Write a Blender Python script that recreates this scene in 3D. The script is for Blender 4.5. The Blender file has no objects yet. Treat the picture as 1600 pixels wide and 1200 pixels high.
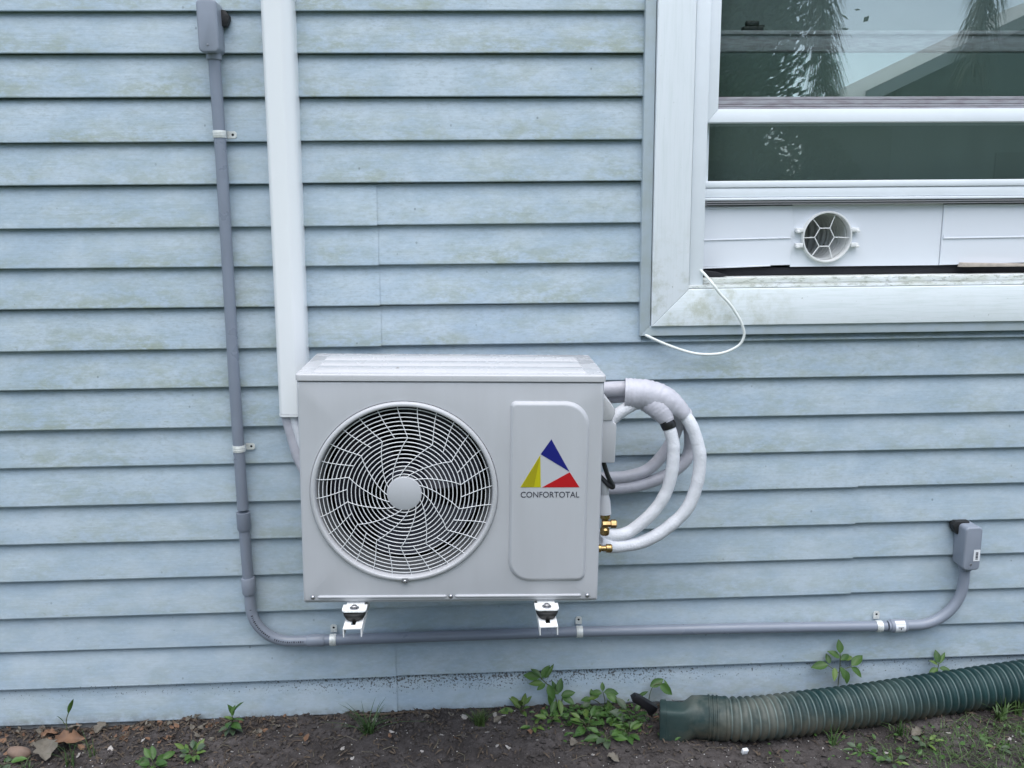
import bpy, bmesh, math, random
from mathutils import Vector, Matrix, noise
random.seed(11)
S = bpy.context.scene
C = S.collection
PI = math.pi

# ------------------------------------------------------------------ camera, sky, sun, exposure
cam_d = bpy.data.cameras.new('camera')
cam = bpy.data.objects.new('camera', cam_d)
C.objects.link(cam)
R0 = Vector((0.99877253, -0.04885468, -0.008164))
U0 = Vector((0.01713937, 0.18623364, 0.98235598))
F0 = Vector((0.04647227, 0.9812901, -0.18684238))
M = Matrix((R0, U0, -F0)).transposed().to_4x4()
M.translation = Vector((0, -2.32237, 1.37796))
cam.matrix_world = M
cam_d.sensor_fit = 'HORIZONTAL'
cam_d.sensor_width = 36.0
cam_d.lens = 36.0 * 1425.18 / 1600.0
cam_d.clip_start = 0.05
cam_d.clip_end = 900
S.camera = cam

SUN_DIR = Vector((0.05, -0.30, 0.95)).normalized()
world = bpy.data.worlds.new('World')
S.world = world
world.use_nodes = True
wn, wl = world.node_tree.nodes, world.node_tree.links
for n in list(wn):
    wn.remove(n)
w_out = wn.new('ShaderNodeOutputWorld')
w_bg = wn.new('ShaderNodeBackground')
w_bg.inputs['Strength'].default_value = 0.105
sky = wn.new('ShaderNodeTexSky')
sky.sky_type = 'NISHITA'
sky.sun_disc = False
sky.sun_elevation = math.asin(SUN_DIR.z)
sky.sun_rotation = math.atan2(SUN_DIR.x, SUN_DIR.y)
sky.air_density = 1.0
sky.dust_density = 2.0
sky.ozone_density = 1.0
w_tc = wn.new('ShaderNodeTexCoord')
w_no = wn.new('ShaderNodeTexNoise')
w_no.inputs['Scale'].default_value = 2.6
w_no.inputs['Detail'].default_value = 6
w_cr = wn.new('ShaderNodeMapRange')
w_cr.inputs['From Min'].default_value = 0.38
w_cr.inputs['From Max'].default_value = 0.68
w_cr.inputs['To Max'].default_value = 0.65
w_mx = wn.new('ShaderNodeMix')
w_mx.data_type = 'RGBA'
w_mx.inputs['B'].default_value = (7.7, 9.0, 10.7, 1)          # pale cloud cover
wl.new(w_tc.outputs['Generated'], w_no.inputs['Vector'])
wl.new(w_no.outputs['Fac'], w_cr.inputs['Value'])
wl.new(w_cr.outputs['Result'], w_mx.inputs['Factor'])
wl.new(sky.outputs['Color'], w_mx.inputs['A'])
wl.new(w_mx.outputs['Result'], w_bg.inputs['Color'])
wl.new(w_bg.outputs['Background'], w_out.inputs['Surface'])

sun_d = bpy.data.lights.new('sun', 'SUN')
sun_d.energy = 1.5
sun_d.angle = math.radians(80)
sun_d.color = (1.0, 0.98, 0.95)
sun = bpy.data.objects.new('sun', sun_d)
sun.rotation_euler = (-SUN_DIR).to_track_quat('-Z', 'Y').to_euler()
sun.location = SUN_DIR * 30
C.objects.link(sun)

S.view_settings.view_transform = 'Standard'
S.view_settings.look = 'None'
S.view_settings.exposure = 1.20
S.view_settings.gamma = 1
S.view_settings.use_curve_mapping = False

# ------------------------------------------------------------------ materials
def new_mat(name):
    m = bpy.data.materials.new(name)
    m.use_nodes = True
    nt = m.node_tree
    return m, nt.nodes, nt.links, nt.nodes['Principled BSDF']

def pos_node(n, l, scale=(1, 1, 1)):
    g = n.new('ShaderNodeNewGeometry')
    mp = n.new('ShaderNodeMapping')
    mp.inputs['Scale'].default_value = scale
    l.new(g.outputs['Position'], mp.inputs['Vector'])
    return mp.outputs['Vector']

def noise_node(n, l, vec, scale, detail=4, rough=0.55, dist=0.0):
    t = n.new('ShaderNodeTexNoise')
    t.inputs['Scale'].default_value = scale
    t.inputs['Detail'].default_value = detail
    t.inputs['Roughness'].default_value = rough
    t.inputs['Distortion'].default_value = dist
    l.new(vec, t.inputs['Vector'])
    return t.outputs['Fac']

def rng(n, l, v, a, b, c=0.0, d=1.0, smooth=True):
    r = n.new('ShaderNodeMapRange')
    if smooth:
        r.interpolation_type = 'SMOOTHSTEP'
    r.inputs['From Min'].default_value = a
    r.inputs['From Max'].default_value = b
    r.inputs['To Min'].default_value = c
    r.inputs['To Max'].default_value = d
    l.new(v, r.inputs['Value'])
    return r.outputs['Result']

def mth(n, l, op, a, b=None):
    m = n.new('ShaderNodeMath')
    m.operation = op
    for i, v in enumerate((a, b)):
        if v is None:
            continue
        if isinstance(v, (int, float)):
            m.inputs[i].default_value = v
        else:
            l.new(v, m.inputs[i])
    return m.outputs['Value']

def mix(n, l, fac, a, b):
    m = n.new('ShaderNodeMix')
    m.data_type = 'RGBA'
    if isinstance(fac, (int, float)):
        m.inputs['Factor'].default_value = fac
    else:
        l.new(fac, m.inputs['Factor'])
    for key, v in (('A', a), ('B', b)):
        if isinstance(v, tuple):
            m.inputs[key].default_value = (*v, 1) if len(v) == 3 else v
        else:
            l.new(v, m.inputs[key])
    return m.outputs['Result']

def bump(n, l, p, h, strength, dist):
    b = n.new('ShaderNodeBump')
    b.inputs['Strength'].default_value = strength
    b.inputs['Distance'].default_value = dist
    l.new(h, b.inputs['Height'])
    l.new(b.outputs['Normal'], p.inputs['Normal'])

def simple(name, col, rough=0.5, metal=0.0, var=0.0, vscale=20, vcol=None, bmp=0.0, bscale=200, bdist=0.001, stretch=(1, 1, 1), spec=None):
    m, n, l, p = new_mat(name)
    p.inputs['Base Color'].default_value = (*col, 1)
    p.inputs['Roughness'].default_value = rough
    p.inputs['Metallic'].default_value = metal
    if spec is not None:
        p.inputs['Specular IOR Level'].default_value = spec
    v = None
    if var or bmp:
        v = pos_node(n, l, stretch)
    if var:
        f = rng(n, l, noise_node(n, l, v, vscale, 5, 0.6), 0.35, 0.7, 0, var)
        l.new(mix(n, l, f, col, vcol or tuple(c * 0.6 for c in col)), p.inputs['Base Color'])
        l.new(rng(n, l, noise_node(n, l, v, vscale * 1.7, 3), 0.3, 0.7, rough - 0.07, min(1, rough + 0.1)), p.inputs['Roughness'])
    if bmp:
        bump(n, l, p, noise_node(n, l, v, bscale, 3), bmp, bdist)
    return m

def siding_material():
    m, n, l, p = new_mat('vinyl_siding')
    pos = pos_node(n, l)
    sep = n.new('ShaderNodeSeparateXYZ')
    l.new(pos, sep.inputs[0])
    x, z = sep.outputs['X'], sep.outputs['Z']
    lap = mth(n, l, 'FRACT', mth(n, l, 'DIVIDE', mth(n, l, 'ADD', z, -0.024 + 10.16), 0.1016))
    low = rng(n, l, lap, 0.0, 0.9, 1.0, 0.25)                       # algae gathers on the lower half of a lap
    vs = pos_node(n, l, (1.0, 1.0, 2.2))
    big = noise_node(n, l, vs, 3.2, 7, 0.62, 0.3)
    mid = noise_node(n, l, vs, 17, 6, 0.7)
    fine = noise_node(n, l, pos_node(n, l, (1, 1, 2.6)), 62, 6, 0.75)
    base = mix(n, l, rng(n, l, noise_node(n, l, vs, 6.0, 5, 0.6), 0.35, 0.65), (0.342, 0.434, 0.512), (0.418, 0.498, 0.556))
    # greenish film
    alg = mth(n, l, 'MULTIPLY', mth(n, l, 'MULTIPLY', rng(n, l, mid, 0.38, 0.62), rng(n, l, big, 0.36, 0.58)), low)
    patch = mth(n, l, 'MULTIPLY', rng(n, l, z, 0.45, 1.0, 0.62, 1.0), rng(n, l, noise_node(n, l, pos_node(n, l, (0.7, 1, 1.5)), 1.3, 3, 0.6), 0.38, 0.60, 0.55, 1.0))
    c1 = mix(n, l, mth(n, l, 'MULTIPLY', alg, mth(n, l, 'MULTIPLY', patch, 0.92)), base, (0.27, 0.315, 0.245))
    # grey mottling
    c2 = mix(n, l, mth(n, l, 'MULTIPLY', rng(n, l, fine, 0.46, 0.68, 0.0, 0.62), patch), c1, (0.275, 0.33, 0.35))
    c3 = mix(n, l, rng(n, l, fine, 0.30, 0.46, 0.40, 0.0), c2, (0.50, 0.58, 0.63))
    # small dark specks
    vor = n.new('ShaderNodeTexVoronoi')
    vor.inputs['Scale'].default_value = 26
    l.new(pos_node(n, l, (1, 1, 0.8)), vor.inputs['Vector'])
    sp = mth(n, l, 'MULTIPLY', rng(n, l, vor.outputs['Distance'], 0.05, 0.09, 1, 0), rng(n, l, noise_node(n, l, pos, 9, 2), 0.5, 0.62))
    c4 = mix(n, l, mth(n, l, 'MULTIPLY', sp, 0.45), c3, (0.07, 0.08, 0.07))
    # brown mildew smears
    sm = mth(n, l, 'MULTIPLY', rng(n, l, noise_node(n, l, pos_node(n, l, (1, 1, 2.5)), 42, 6, 0.75), 0.56, 0.70), rng(n, l, noise_node(n, l, pos, 5.3, 3), 0.44, 0.60))
    c5 = mix(n, l, mth(n, l, 'MULTIPLY', mth(n, l, 'MULTIPLY', sm, low), 0.55), c4, (0.19, 0.21, 0.15))
    # mud splashed up under the second lap from the ground
    band = mth(n, l, 'MULTIPLY', rng(n, l, z, 0.060, 0.116), rng(n, l, z, 0.128, 0.124, 0, 1))
    band = mth(n, l, 'MULTIPLY', band, mth(n, l, 'MULTIPLY', rng(n, l, x, -0.75, -0.2, 0.25, 1.0), rng(n, l, x, 0.75, 0.35, 0.3, 1.0)))
    dots = noise_node(n, l, pos, 185, 3, 0.6)
    thr = mth(n, l, 'SUBTRACT', dots, rng(n, l, band, 0, 1, 0.655, 0.50, False))
    c6 = mix(n, l, mth(n, l, 'MULTIPLY', rng(n, l, thr, 0.0, 0.05, 0, 0.85), rng(n, l, band, 0.02, 0.2)), c5, (0.045, 0.038, 0.03))
    # grime near the soil
    gr = mth(n, l, 'MULTIPLY', rng(n, l, z, 0.05, 0.015), rng(n, l, noise_node(n, l, pos, 30, 5, 0.7), 0.3, 0.65))
    c7 = mix(n, l, mth(n, l, 'MULTIPLY', gr, 0.55), c6, (0.12, 0.11, 0.09))
    l.new(c7, p.inputs['Base Color'])
    p.inputs['Roughness'].default_value = 0.52
    grain = noise_node(n, l, pos_node(n, l, (9, 9, 210)), 1.0, 5, 0.65, 0.6)
    bump(n, l, p, grain, 0.42, 0.0012)
    return m

def casing_material(name, streak, base=(0.76, 0.80, 0.83), grain=0.28):
    m, n, l, p = new_mat(name)
    pos = pos_node(n, l)
    sep = n.new('ShaderNodeSeparateXYZ')
    l.new(pos, sep.inputs[0])
    g = noise_node(n, l, pos_node(n, l, streak), 1.0, 6, 0.7, 0.4)
    c1 = mix(n, l, rng(n, l, g, 0.42, 0.72, 0, grain), base, (0.56, 0.63, 0.62))
    # green-brown stain collected towards the sill corner
    low = rng(n, l, sep.outputs['Z'], 1.38, 1.12)
    st = mth(n, l, 'MULTIPLY', rng(n, l, noise_node(n, l, pos, 14, 7, 0.72), 0.44, 0.66), low)
    edge = rng(n, l, sep.outputs['X'], 0.95, 0.60, 0.12, 1.0)
    c2 = mix(n, l, mth(n, l, 'MULTIPLY', mth(n, l, 'MULTIPLY', st, edge), 0.62), c1, (0.36, 0.38, 0.26))
    sp = rng(n, l, noise_node(n, l, pos, 95, 3, 0.6), 0.70, 0.76, 0, 0.5)
    c3 = mix(n, l, sp, c2, (0.17, 0.17, 0.14))
    l.new(c3, p.inputs['Base Color'])
    p.inputs['Roughness'].default_value = 0.45
    bump(n, l, p, g, 0.12, 0.0006)
    return m

def sill_material():
    m, n, l, p = new_mat('stained_sill')
    pos = pos_node(n, l, (1, 2, 3))
    a = rng(n, l, noise_node(n, l, pos, 9, 6, 0.7), 0.36, 0.6)
    b = rng(n, l, noise_node(n, l, pos_node(n, l, (1, 1, 3)), 48, 5, 0.75), 0.50, 0.64)
    c = mix(n, l, mth(n, l, 'MULTIPLY', a, 0.45), (0.72, 0.75, 0.76), (0.46, 0.48, 0.36))
    c = mix(n, l, mth(n, l, 'MULTIPLY', b, 0.5), c, (0.10, 0.11, 0.05))
    l.new(c, p.inputs['Base Color'])
    p.inputs['Roughness'].default_value = 0.5
    return m

def soil_material():
    m, n, l, p = new_mat('damp_soil')
    pos = pos_node(n, l)
    sep = n.new('ShaderNodeSeparateXYZ')
    l.new(pos, sep.inputs[0])
    a = noise_node(n, l, pos, 7, 8, 0.7)
    b = noise_node(n, l, pos, 60, 8, 0.75)
    c = mix(n, l, rng(n, l, a, 0.35, 0.68), (0.040, 0.035, 0.034), (0.108, 0.096, 0.094))
    c = mix(n, l, rng(n, l, b, 0.42, 0.75, 0, 0.75), c, (0.025, 0.021, 0.018))
    c = mix(n, l, rng(n, l, noise_node(n, l, pos, 330, 2), 0.72, 0.76, 0, 0.9), c, (0.45, 0.43, 0.40))
    lawn = mix(n, l, rng(n, l, noise_node(n, l, pos, 2, 6), 0.35, 0.65), (0.05, 0.085, 0.03), (0.09, 0.12, 0.05))
    c = mix(n, l, rng(n, l, sep.outputs['Y'], -0.9, -1.9), c, lawn)
    l.new(c, p.inputs['Base Color'])
    p.inputs['Roughness'].default_value = 0.95
    p.inputs['Specular IOR Level'].default_value = 0.25
    bump(n, l, p, noise_node(n, l, pos, 130, 8, 0.75), 0.9, 0.006)
    return m

def leaf_material(name, c_a, c_b, rough=0.45):
    m, n, l, p = new_mat(name)
    oi = n.new('ShaderNodeObjectInfo')
    pos = pos_node(n, l)
    f = mth(n, l, 'ADD', mth(n, l, 'MULTIPLY', oi.outputs['Random'], 0.7), mth(n, l, 'MULTIPLY', noise_node(n, l, pos, 30, 4), 0.4))
    l.new(mix(n, l, f, c_a, c_b), p.inputs['Base Color'])
    p.inputs['Roughness'].default_value = rough
    p.inputs['Specular IOR Level'].default_value = 0.35
    p.inputs['Subsurface Weight'].default_value = 0.0
    bump(n, l, p, noise_node(n, l, pos, 160, 2), 0.2, 0.001)
    return m

def glass_material(name, refl):
    m, n, l, p = new_mat(name)
    n.remove(p)
    out = n['Material Output']
    tr = n.new('ShaderNodeBsdfTransparent')
    tr.inputs['Color'].default_value = (0.90, 0.95, 0.935, 1)
    gl = n.new('ShaderNodeBsdfGlossy')
    gl.inputs['Roughness'].default_value = 0.0
    gl.inputs['Color'].default_value = (0.95, 0.97, 0.95, 1)
    ms = n.new('ShaderNodeMixShader')
    ms.inputs['Fac'].default_value = refl
    l.new(tr.outputs[0], ms.inputs[1])
    l.new(gl.outputs[0], ms.inputs[2])
    l.new(ms.outputs[0], out.inputs['Surface'])
    return m

def hose_material():
    m, n, l, p = new_mat('green_drain_plastic')
    pos = pos_node(n, l)
    sep = n.new('ShaderNodeSeparateXYZ')
    l.new(pos, sep.inputs[0])
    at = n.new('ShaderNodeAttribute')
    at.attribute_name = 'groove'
    c = mix(n, l, rng(n, l, noise_node(n, l, pos, 12, 5), 0.35, 0.7), (0.007, 0.029, 0.030), (0.014, 0.043, 0.043))
    # dried mud: more on the exposed end and on the underside
    mud = mth(n, l, 'MULTIPLY', rng(n, l, noise_node(n, l, pos, 17, 6, 0.7), 0.32, 0.62), rng(n, l, sep.outputs['Z'], 0.105, 0.02))
    mud = mth(n, l, 'MULTIPLY', mud, rng(n, l, sep.outputs['X'], 0.5, 0.62, 0.15, 0.9))
    dust = mth(n, l, 'MULTIPLY', rng(n, l, noise_node(n, l, pos, 6, 5, 0.65), 0.36, 0.62), rng(n, l, sep.outputs['X'], 1.30, 0.62, 0.0, 0.8))
    dust = mth(n, l, 'MULTIPLY', dust, rng(n, l, sep.outputs['X'], 0.53, 0.60, 0.2, 1.0))
    c = mix(n, l, dust, c, (0.135, 0.142, 0.122))
    c = mix(n, l, mud, c, (0.105, 0.090, 0.062))
    c = mix(n, l, mth(n, l, 'MULTIPLY', at.outputs['Fac'], 0.65), c, (0.17, 0.23, 0.225))  # pale highlight line painted into the colour along each rib groove
    l.new(c, p.inputs['Base Color'])
    p.inputs['Roughness'].default_value = 0.55
    p.inputs['Specular IOR Level'].default_value = 0.3
    return m

MAT = dict(
    siding=siding_material(),
    casing_v=casing_material('casing_upright', (140, 140, 7)),
    casing_h=casing_material('casing_flat', (9, 140, 170), (0.70, 0.75, 0.77), 0.6),
    jchan=simple('trim_channel', (0.40, 0.47, 0.52), 0.5, var=0.5, vscale=18, vcol=(0.33, 0.37, 0.33)),
    vinyl=simple('white_vinyl', (0.78, 0.82, 0.86), 0.35, var=0.25, vscale=9, vcol=(0.66, 0.70, 0.72)),
    vinyl_line=simple('vinyl_groove', (0.30, 0.31, 0.33), 0.6),
    bead=simple('glazing_strip', (0.33, 0.33, 0.36), 0.6, var=0.7, vscale=25, vcol=(0.20, 0.17, 0.19), stretch=(1, 1, 6)),
    sill=sill_material(),
    dark=simple('dark_room', (0.016, 0.020, 0.020), 0.9),
    room=simple('room_wall', (0.26, 0.36, 0.32), 0.9, var=0.5, vscale=1.5),
    blackf=simple('black_foam', (0.012, 0.012, 0.016), 0.8, bmp=0.3),
    panel=simple('panel_plastic', (0.72, 0.75, 0.80), 0.35),
    ring=simple('ring_plastic', (0.70, 0.71, 0.70), 0.4),
    hose_in=simple('grey_exhaust_hose', (0.50, 0.51, 0.50), 0.3),
    wood=simple('splintered_board', (0.48, 0.42, 0.36), 0.7, var=0.6, vscale=60),
    acw=simple('enamelled_steel', (0.462, 0.472, 0.495), 0.38, var=0.45, vscale=14, vcol=(0.415, 0.420, 0.435), stretch=(1, 1, 0.22), bmp=0.05, bscale=500, bdist=0.0004),
    actop=simple('enamelled_cover', (0.47, 0.475, 0.49), 0.24, var=0.2, vscale=9, vcol=(0.41, 0.41, 0.415)),
    wire=simple('coated_wire', (0.76, 0.77, 0.78), 0.35),
    cavity=simple('fan_cavity', (0.004, 0.004, 0.006), 0.8),
    shroud=simple('grey_shroud', (0.13, 0.135, 0.14), 0.6),
    blade=simple('black_fan', (0.008, 0.009, 0.022), 0.5),
    steel=simple('screw_steel', (0.42, 0.42, 0.44), 0.3, 1.0),
    zinc=simple('zinc_plate', (0.72, 0.74, 0.72), 0.32, 0.15, var=0.4, vscale=60, vcol=(0.42, 0.44, 0.40)),
    blue=simple('print_blue', (0.008, 0.010, 0.16), 0.35),
    red=simple('print_red', (0.42, 0.006, 0.012), 0.35),
    yellow=simple('print_yellow', (0.46, 0.42, 0.008), 0.35),
    yellow2=simple('print_olive', (0.33, 0.29, 0.008), 0.35),
    ink=simple('print_ink', (0.03, 0.03, 0.045), 0.5),
    bracket=simple('white_bracket', (0.80, 0.81, 0.80), 0.35, var=0.2, vscale=30),
    rubber=simple('black_rubber', (0.012, 0.012, 0.012), 0.55),
    duct=simple('white_pvc', (0.77, 0.79, 0.80), 0.28),
    conduit=simple('grey_pvc', (0.215, 0.245, 0.300), 0.34, var=0.4, vscale=11, vcol=(0.175, 0.198, 0.24)),
    conduit2=simple('grey_pvc_fitting', (0.245, 0.275, 0.330), 0.36, var=0.35, vscale=14, vcol=(0.20, 0.224, 0.265)),
    label=simple('white_label', (0.72, 0.74, 0.76), 0.5),
    seal=simple('black_sealant', (0.010, 0.011, 0.012), 0.6, bmp=0.6, bscale=150, bdist=0.002),
    insul=simple('white_insulation', (0.66, 0.675, 0.715), 0.55, var=0.5, vscale=40, vcol=(0.58, 0.60, 0.63), bmp=0.8, bscale=200, bdist=0.002),
    tape=simple('grey_white_tape', (0.47, 0.47, 0.52), 0.4, var=0.6, vscale=30, vcol=(0.37, 0.37, 0.41), bmp=0.6, bscale=45, bdist=0.003),
    btape=simple('black_tape', (0.010, 0.010, 0.011), 0.35, bmp=0.3, bscale=120),
    bcable=simple('black_cable', (0.010, 0.010, 0.012), 0.35),
    brass=simple('brass', (0.44, 0.31, 0.14), 0.28, 1.0, var=0.6, vscale=80, vcol=(0.30, 0.19, 0.09)),
    coax=simple('white_cable_jacket', (0.72, 0.75, 0.72), 0.4),
    soil=soil_material(),
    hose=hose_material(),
    crumb=simple('soil_crumb', (0.058, 0.050, 0.048), 0.95, var=0.8, vscale=35, vcol=(0.028, 0.023, 0.02)),
    mulch=simple('plant_litter', (0.105, 0.078, 0.055), 0.9, var=1.0, vscale=60, vcol=(0.02, 0.015, 0.012)),
    straw=simple('dry_straw', (0.15, 0.13, 0.09), 0.8, var=0.9, vscale=30, vcol=(0.05, 0.042, 0.03)),
    shell=simple('white_shell', (0.40, 0.38, 0.36), 0.6, var=0.7, vscale=90, vcol=(0.27, 0.24, 0.22)),
    grit=simple('white_grit', (0.42, 0.41, 0.39), 0.6),
    stone=simple('brown_stone', (0.20, 0.135, 0.10), 0.7, var=0.6, vscale=40, vcol=(0.13, 0.09, 0.07)),
    deadg=simple('grey_dead_leaf', (0.15, 0.135, 0.11), 0.8, var=0.8, vscale=40, vcol=(0.085, 0.072, 0.055)),
    deadb=simple('brown_dead_leaf', (0.19, 0.105, 0.06), 0.75, var=0.8, vscale=40, vcol=(0.10, 0.055, 0.035)),
    leaf=leaf_material('green_leaf', (0.028, 0.072, 0.018), (0.062, 0.130, 0.026)),
    leafy=leaf_material('light_green_leaf', (0.060, 0.120, 0.024), (0.11, 0.17, 0.040)),
    leafg=leaf_material('greyish_leaf', (0.045, 0.075, 0.042), (0.075, 0.105, 0.06)),
    stem=simple('plant_stem', (0.075, 0.095, 0.04), 0.6, var=0.5, vscale=40),
    grassb=leaf_material('grass_blade', (0.040, 0.085, 0.026), (0.080, 0.125, 0.04)),
    glass_up=glass_material('window_glass', 0.14),
    glass_low=glass_material('window_glass_lower', 0.10),
    nwall=simple('neighbour_siding', (0.10, 0.125, 0.12), 0.8, var=0.3, vscale=0.6),
    nroof=simple('neighbour_metal_roof', (0.36, 0.38, 0.37), 0.6),
    nfascia=simple('neighbour_fascia', (0.42, 0.44, 0.43), 0.6),
    bark=simple('bark', (0.11, 0.095, 0.08), 0.9, var=0.7, vscale=8, bmp=0.6, bscale=20, bdist=0.02),
    crown=simple('tree_foliage', (0.040, 0.075, 0.030), 0.7, var=0.8, vscale=1.2, vcol=(0.02, 0.04, 0.018)),
    frond=simple('palm_frond', (0.055, 0.075, 0.045), 0.6, var=0.7, vscale=4, vcol=(0.10, 0.09, 0.055)),
)

# ------------------------------------------------------------------ mesh helpers
class MB:
    def __init__(self):
        self.v, self.f, self.attr = [], [], []
    def add(self, verts, faces):
        o = len(self.v)
        self.v += [tuple(p) for p in verts]
        self.f += [tuple(i + o for i in fc) for fc in faces]
    def box(self, x0, x1, y0, y1, z0, z1, bevel=0.0, seg=2, mat=None):
        bm = bmesh.new()
        bmesh.ops.create_cube(bm, size=1)
        for v in bm.verts:
            v.co = Vector(((x0 + x1) / 2 + v.co.x * (x1 - x0), (y0 + y1) / 2 + v.co.y * (y1 - y0), (z0 + z1) / 2 + v.co.z * (z1 - z0)))
        if bevel:
            bmesh.ops.bevel(bm, geom=list(bm.edges), offset=bevel, segments=seg, profile=0.5, affect='EDGES')
        self.bm(bm, mat)
    def bm(self, bm, mat=None):
        bm.verts.ensure_lookup_table()
        bm.verts.index_update()
        vs = [(mat @ v.co) if mat else v.co.copy() for v in bm.verts]
        self.add(vs, [[v.index for v in f.verts] for f in bm.faces])
        bm.free()
    def prism(self, poly, y0, y1, bevel=0.0, seg=2, mat=None):
        """poly in (x,z), extruded from y0 (front) to y1 (back)"""
        bm = bmesh.new()
        a = [bm.verts.new((x, y0, z)) for x, z in poly]
        b = [bm.verts.new((x, y1, z)) for x, z in poly]
        n = len(poly)
        fa = bm.faces.new(a)
        bm.faces.new(b[::-1])
        for i in range(n):
            bm.faces.new((a[(i + 1) % n], a[i], b[i], b[(i + 1) % n]))
        bmesh.ops.recalc_face_normals(bm, faces=list(bm.faces))
        if bevel:
            bmesh.ops.bevel(bm, geom=list(fa.edges), offset=bevel, segments=seg, profile=0.5, affect='EDGES')
        self.bm(bm, mat)
    def tube(self, pts, r, seg=14, caps=True, squash=None):
        pts = [Vector(p) for p in pts]
        rs = r if isinstance(r, (list, tuple)) else [r] * len(pts)
        n = len(pts)
        o = len(self.v)
        up = None
        rings = []
        for i, p in enumerate(pts):
            t = (pts[min(i + 1, n - 1)] - pts[max(i - 1, 0)]).normalized()
            if up is None:
                ref = Vector((0, 0, 1)) if abs(t.z) < 0.9 else Vector((0, -1, 0))
                up = (ref - t * ref.dot(t)).normalized()
            else:
                up = (up - t * up.dot(t)).normalized()
            side = t.cross(up)
            rings.append([p + (up * math.cos(a) + side * math.sin(a)) * rs[i] for a in [2 * PI * k / seg for k in range(seg)]])
        vs = [q for rg in rings for q in rg]
        fs = []
        for i in range(n - 1):
            for k in range(seg):
                k2 = (k + 1) % seg
                fs.append((i * seg + k, i * seg + k2, (i + 1) * seg + k2, (i + 1) * seg + k))
        if caps:
            fs.append(tuple(range(seg - 1, -1, -1)))
            fs.append(tuple((n - 1) * seg + k for k in range(seg)))
        self.add(vs, fs)
    def lathe(self, prof, origin, axis='y', seg=32, close=False):
        """prof: list of (radius, along)"""
        o = Vector(origin)
        vs, fs = [], []
        for r, a in prof:
            for k in range(seg):
                t = 2 * PI * k / seg
                c, s = r * math.cos(t), r * math.sin(t)
                vs.append(o + (Vector((c, a, s)) if axis == 'y' else Vector((a, c, s)) if axis == 'x' else Vector((c, s, a))))
        m = len(prof)
        for i in range(m if close else m - 1):
            j = (i + 1) % m
            for k in range(seg):
                k2 = (k + 1) % seg
                fs.append((i * seg + k, i * seg + k2, j * seg + k2, j * seg + k))
        self.add(vs, fs)
    def disc(self, c, r, seg=24, axis='y'):
        c = Vector(c)
        vs = [c + (Vector((math.cos(t), 0, math.sin(t))) if axis == 'y' else Vector((0, math.cos(t), math.sin(t)))) * r for t in [2 * PI * k / seg for k in range(seg)]]
        self.add(vs, [tuple(range(seg))])

def empty(name, loc, label=None, cat=None, group=None, rot=(0, 0, 0)):
    o = bpy.data.objects.new(name, None)
    o.empty_display_size = 0.05
    C.objects.link(o)
    o.location = loc
    o.rotation_euler = rot
    if label:
        o['label'] = label
        o['category'] = cat
    if group:
        o['group'] = group
    return o

ORG = {}
def org(o):
    """world offset of an object's own frame (only translations are used)"""
    if o is None:
        return Vector((0, 0, 0))
    return ORG.get(o.name, Vector(o.location))

def obj(name, mb, mat, parent=None, local=False, smooth=32, label=None, cat=None, group=None, kind=None, origin=None, recalc=True):
    me = bpy.data.meshes.new(name)
    off = Vector((0, 0, 0))
    if parent is not None and not local:
        off = org(parent)
    elif origin is not None:
        off = Vector(origin)
    me.from_pydata([tuple(Vector(p) - off) for p in mb.v], [], mb.f)
    me.update()
    if recalc:
        bm = bmesh.new()
        bm.from_mesh(me)
        bmesh.ops.recalc_face_normals(bm, faces=list(bm.faces))
        bm.to_mesh(me)
        bm.free()
    for mm in (mat if isinstance(mat, list) else [mat]):
        me.materials.append(mm)
    if smooth:
        me.shade_smooth()
        me.set_sharp_from_angle(angle=math.radians(smooth))
    o = bpy.data.objects.new(name, me)
    C.objects.link(o)
    if parent is not None:
        o.parent = parent
        ORG[o.name] = org(parent)      # child frame sits at its parent's origin
    elif origin is not None:
        o.location = origin
        ORG[o.name] = Vector(origin)
    if label:
        o['label'] = label
    if cat:
        o['category'] = cat
    if group:
        o['group'] = group
    if kind:
        o['kind'] = kind
    return o

def inst(name, mesh, parent, matrix, mats=None):
    o = bpy.data.objects.new(name, mesh)
    C.objects.link(o)
    o.parent = parent
    o.matrix_basis = matrix
    return o

def catmull(pts, n=8):
    pts = [Vector(p) for p in pts]
    P = [pts[0] * 2 - pts[1]] + pts + [pts[-1] * 2 - pts[-2]]
    out = []
    for i in range(1, len(P) - 2):
        p0, p1, p2, p3 = P[i - 1], P[i], P[i + 1], P[i + 2]
        for k in range(n):
            t = k / n
            out.append(0.5 * ((2 * p1) + (p2 - p0) * t + (2 * p0 - 5 * p1 + 4 * p2 - p3) * t * t + (3 * p1 - p0 - 3 * p2 + p3) * t ** 3))
    out.append(pts[-1])
    return out

def sstep(a, b, x):
    t = max(0.0, min(1.0, (x - a) / (b - a)))
    return t * t * (3 - 2 * t)

# ------------------------------------------------------------------ ground
def gz(x, y):
    near = sstep(-0.30, -0.03, y)
    z = near * (0.004 + 0.020 * sstep(-1.15, -0.65, x))
    z += 0.032 * sstep(0.75, 1.6, x) * sstep(-0.5, -0.15, y)
    if -2 < x < 2.4 and -1.2 < y < 0.05:
        z += 0.011 * (noise.noise((x * 5, y * 5, 1.3))) + 0.008 * noise.noise((x * 16, y * 16, 4.0)) + 0.006 * noise.noise((x * 42, y * 42, 9.0))
    z += -0.004
    return z

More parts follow.
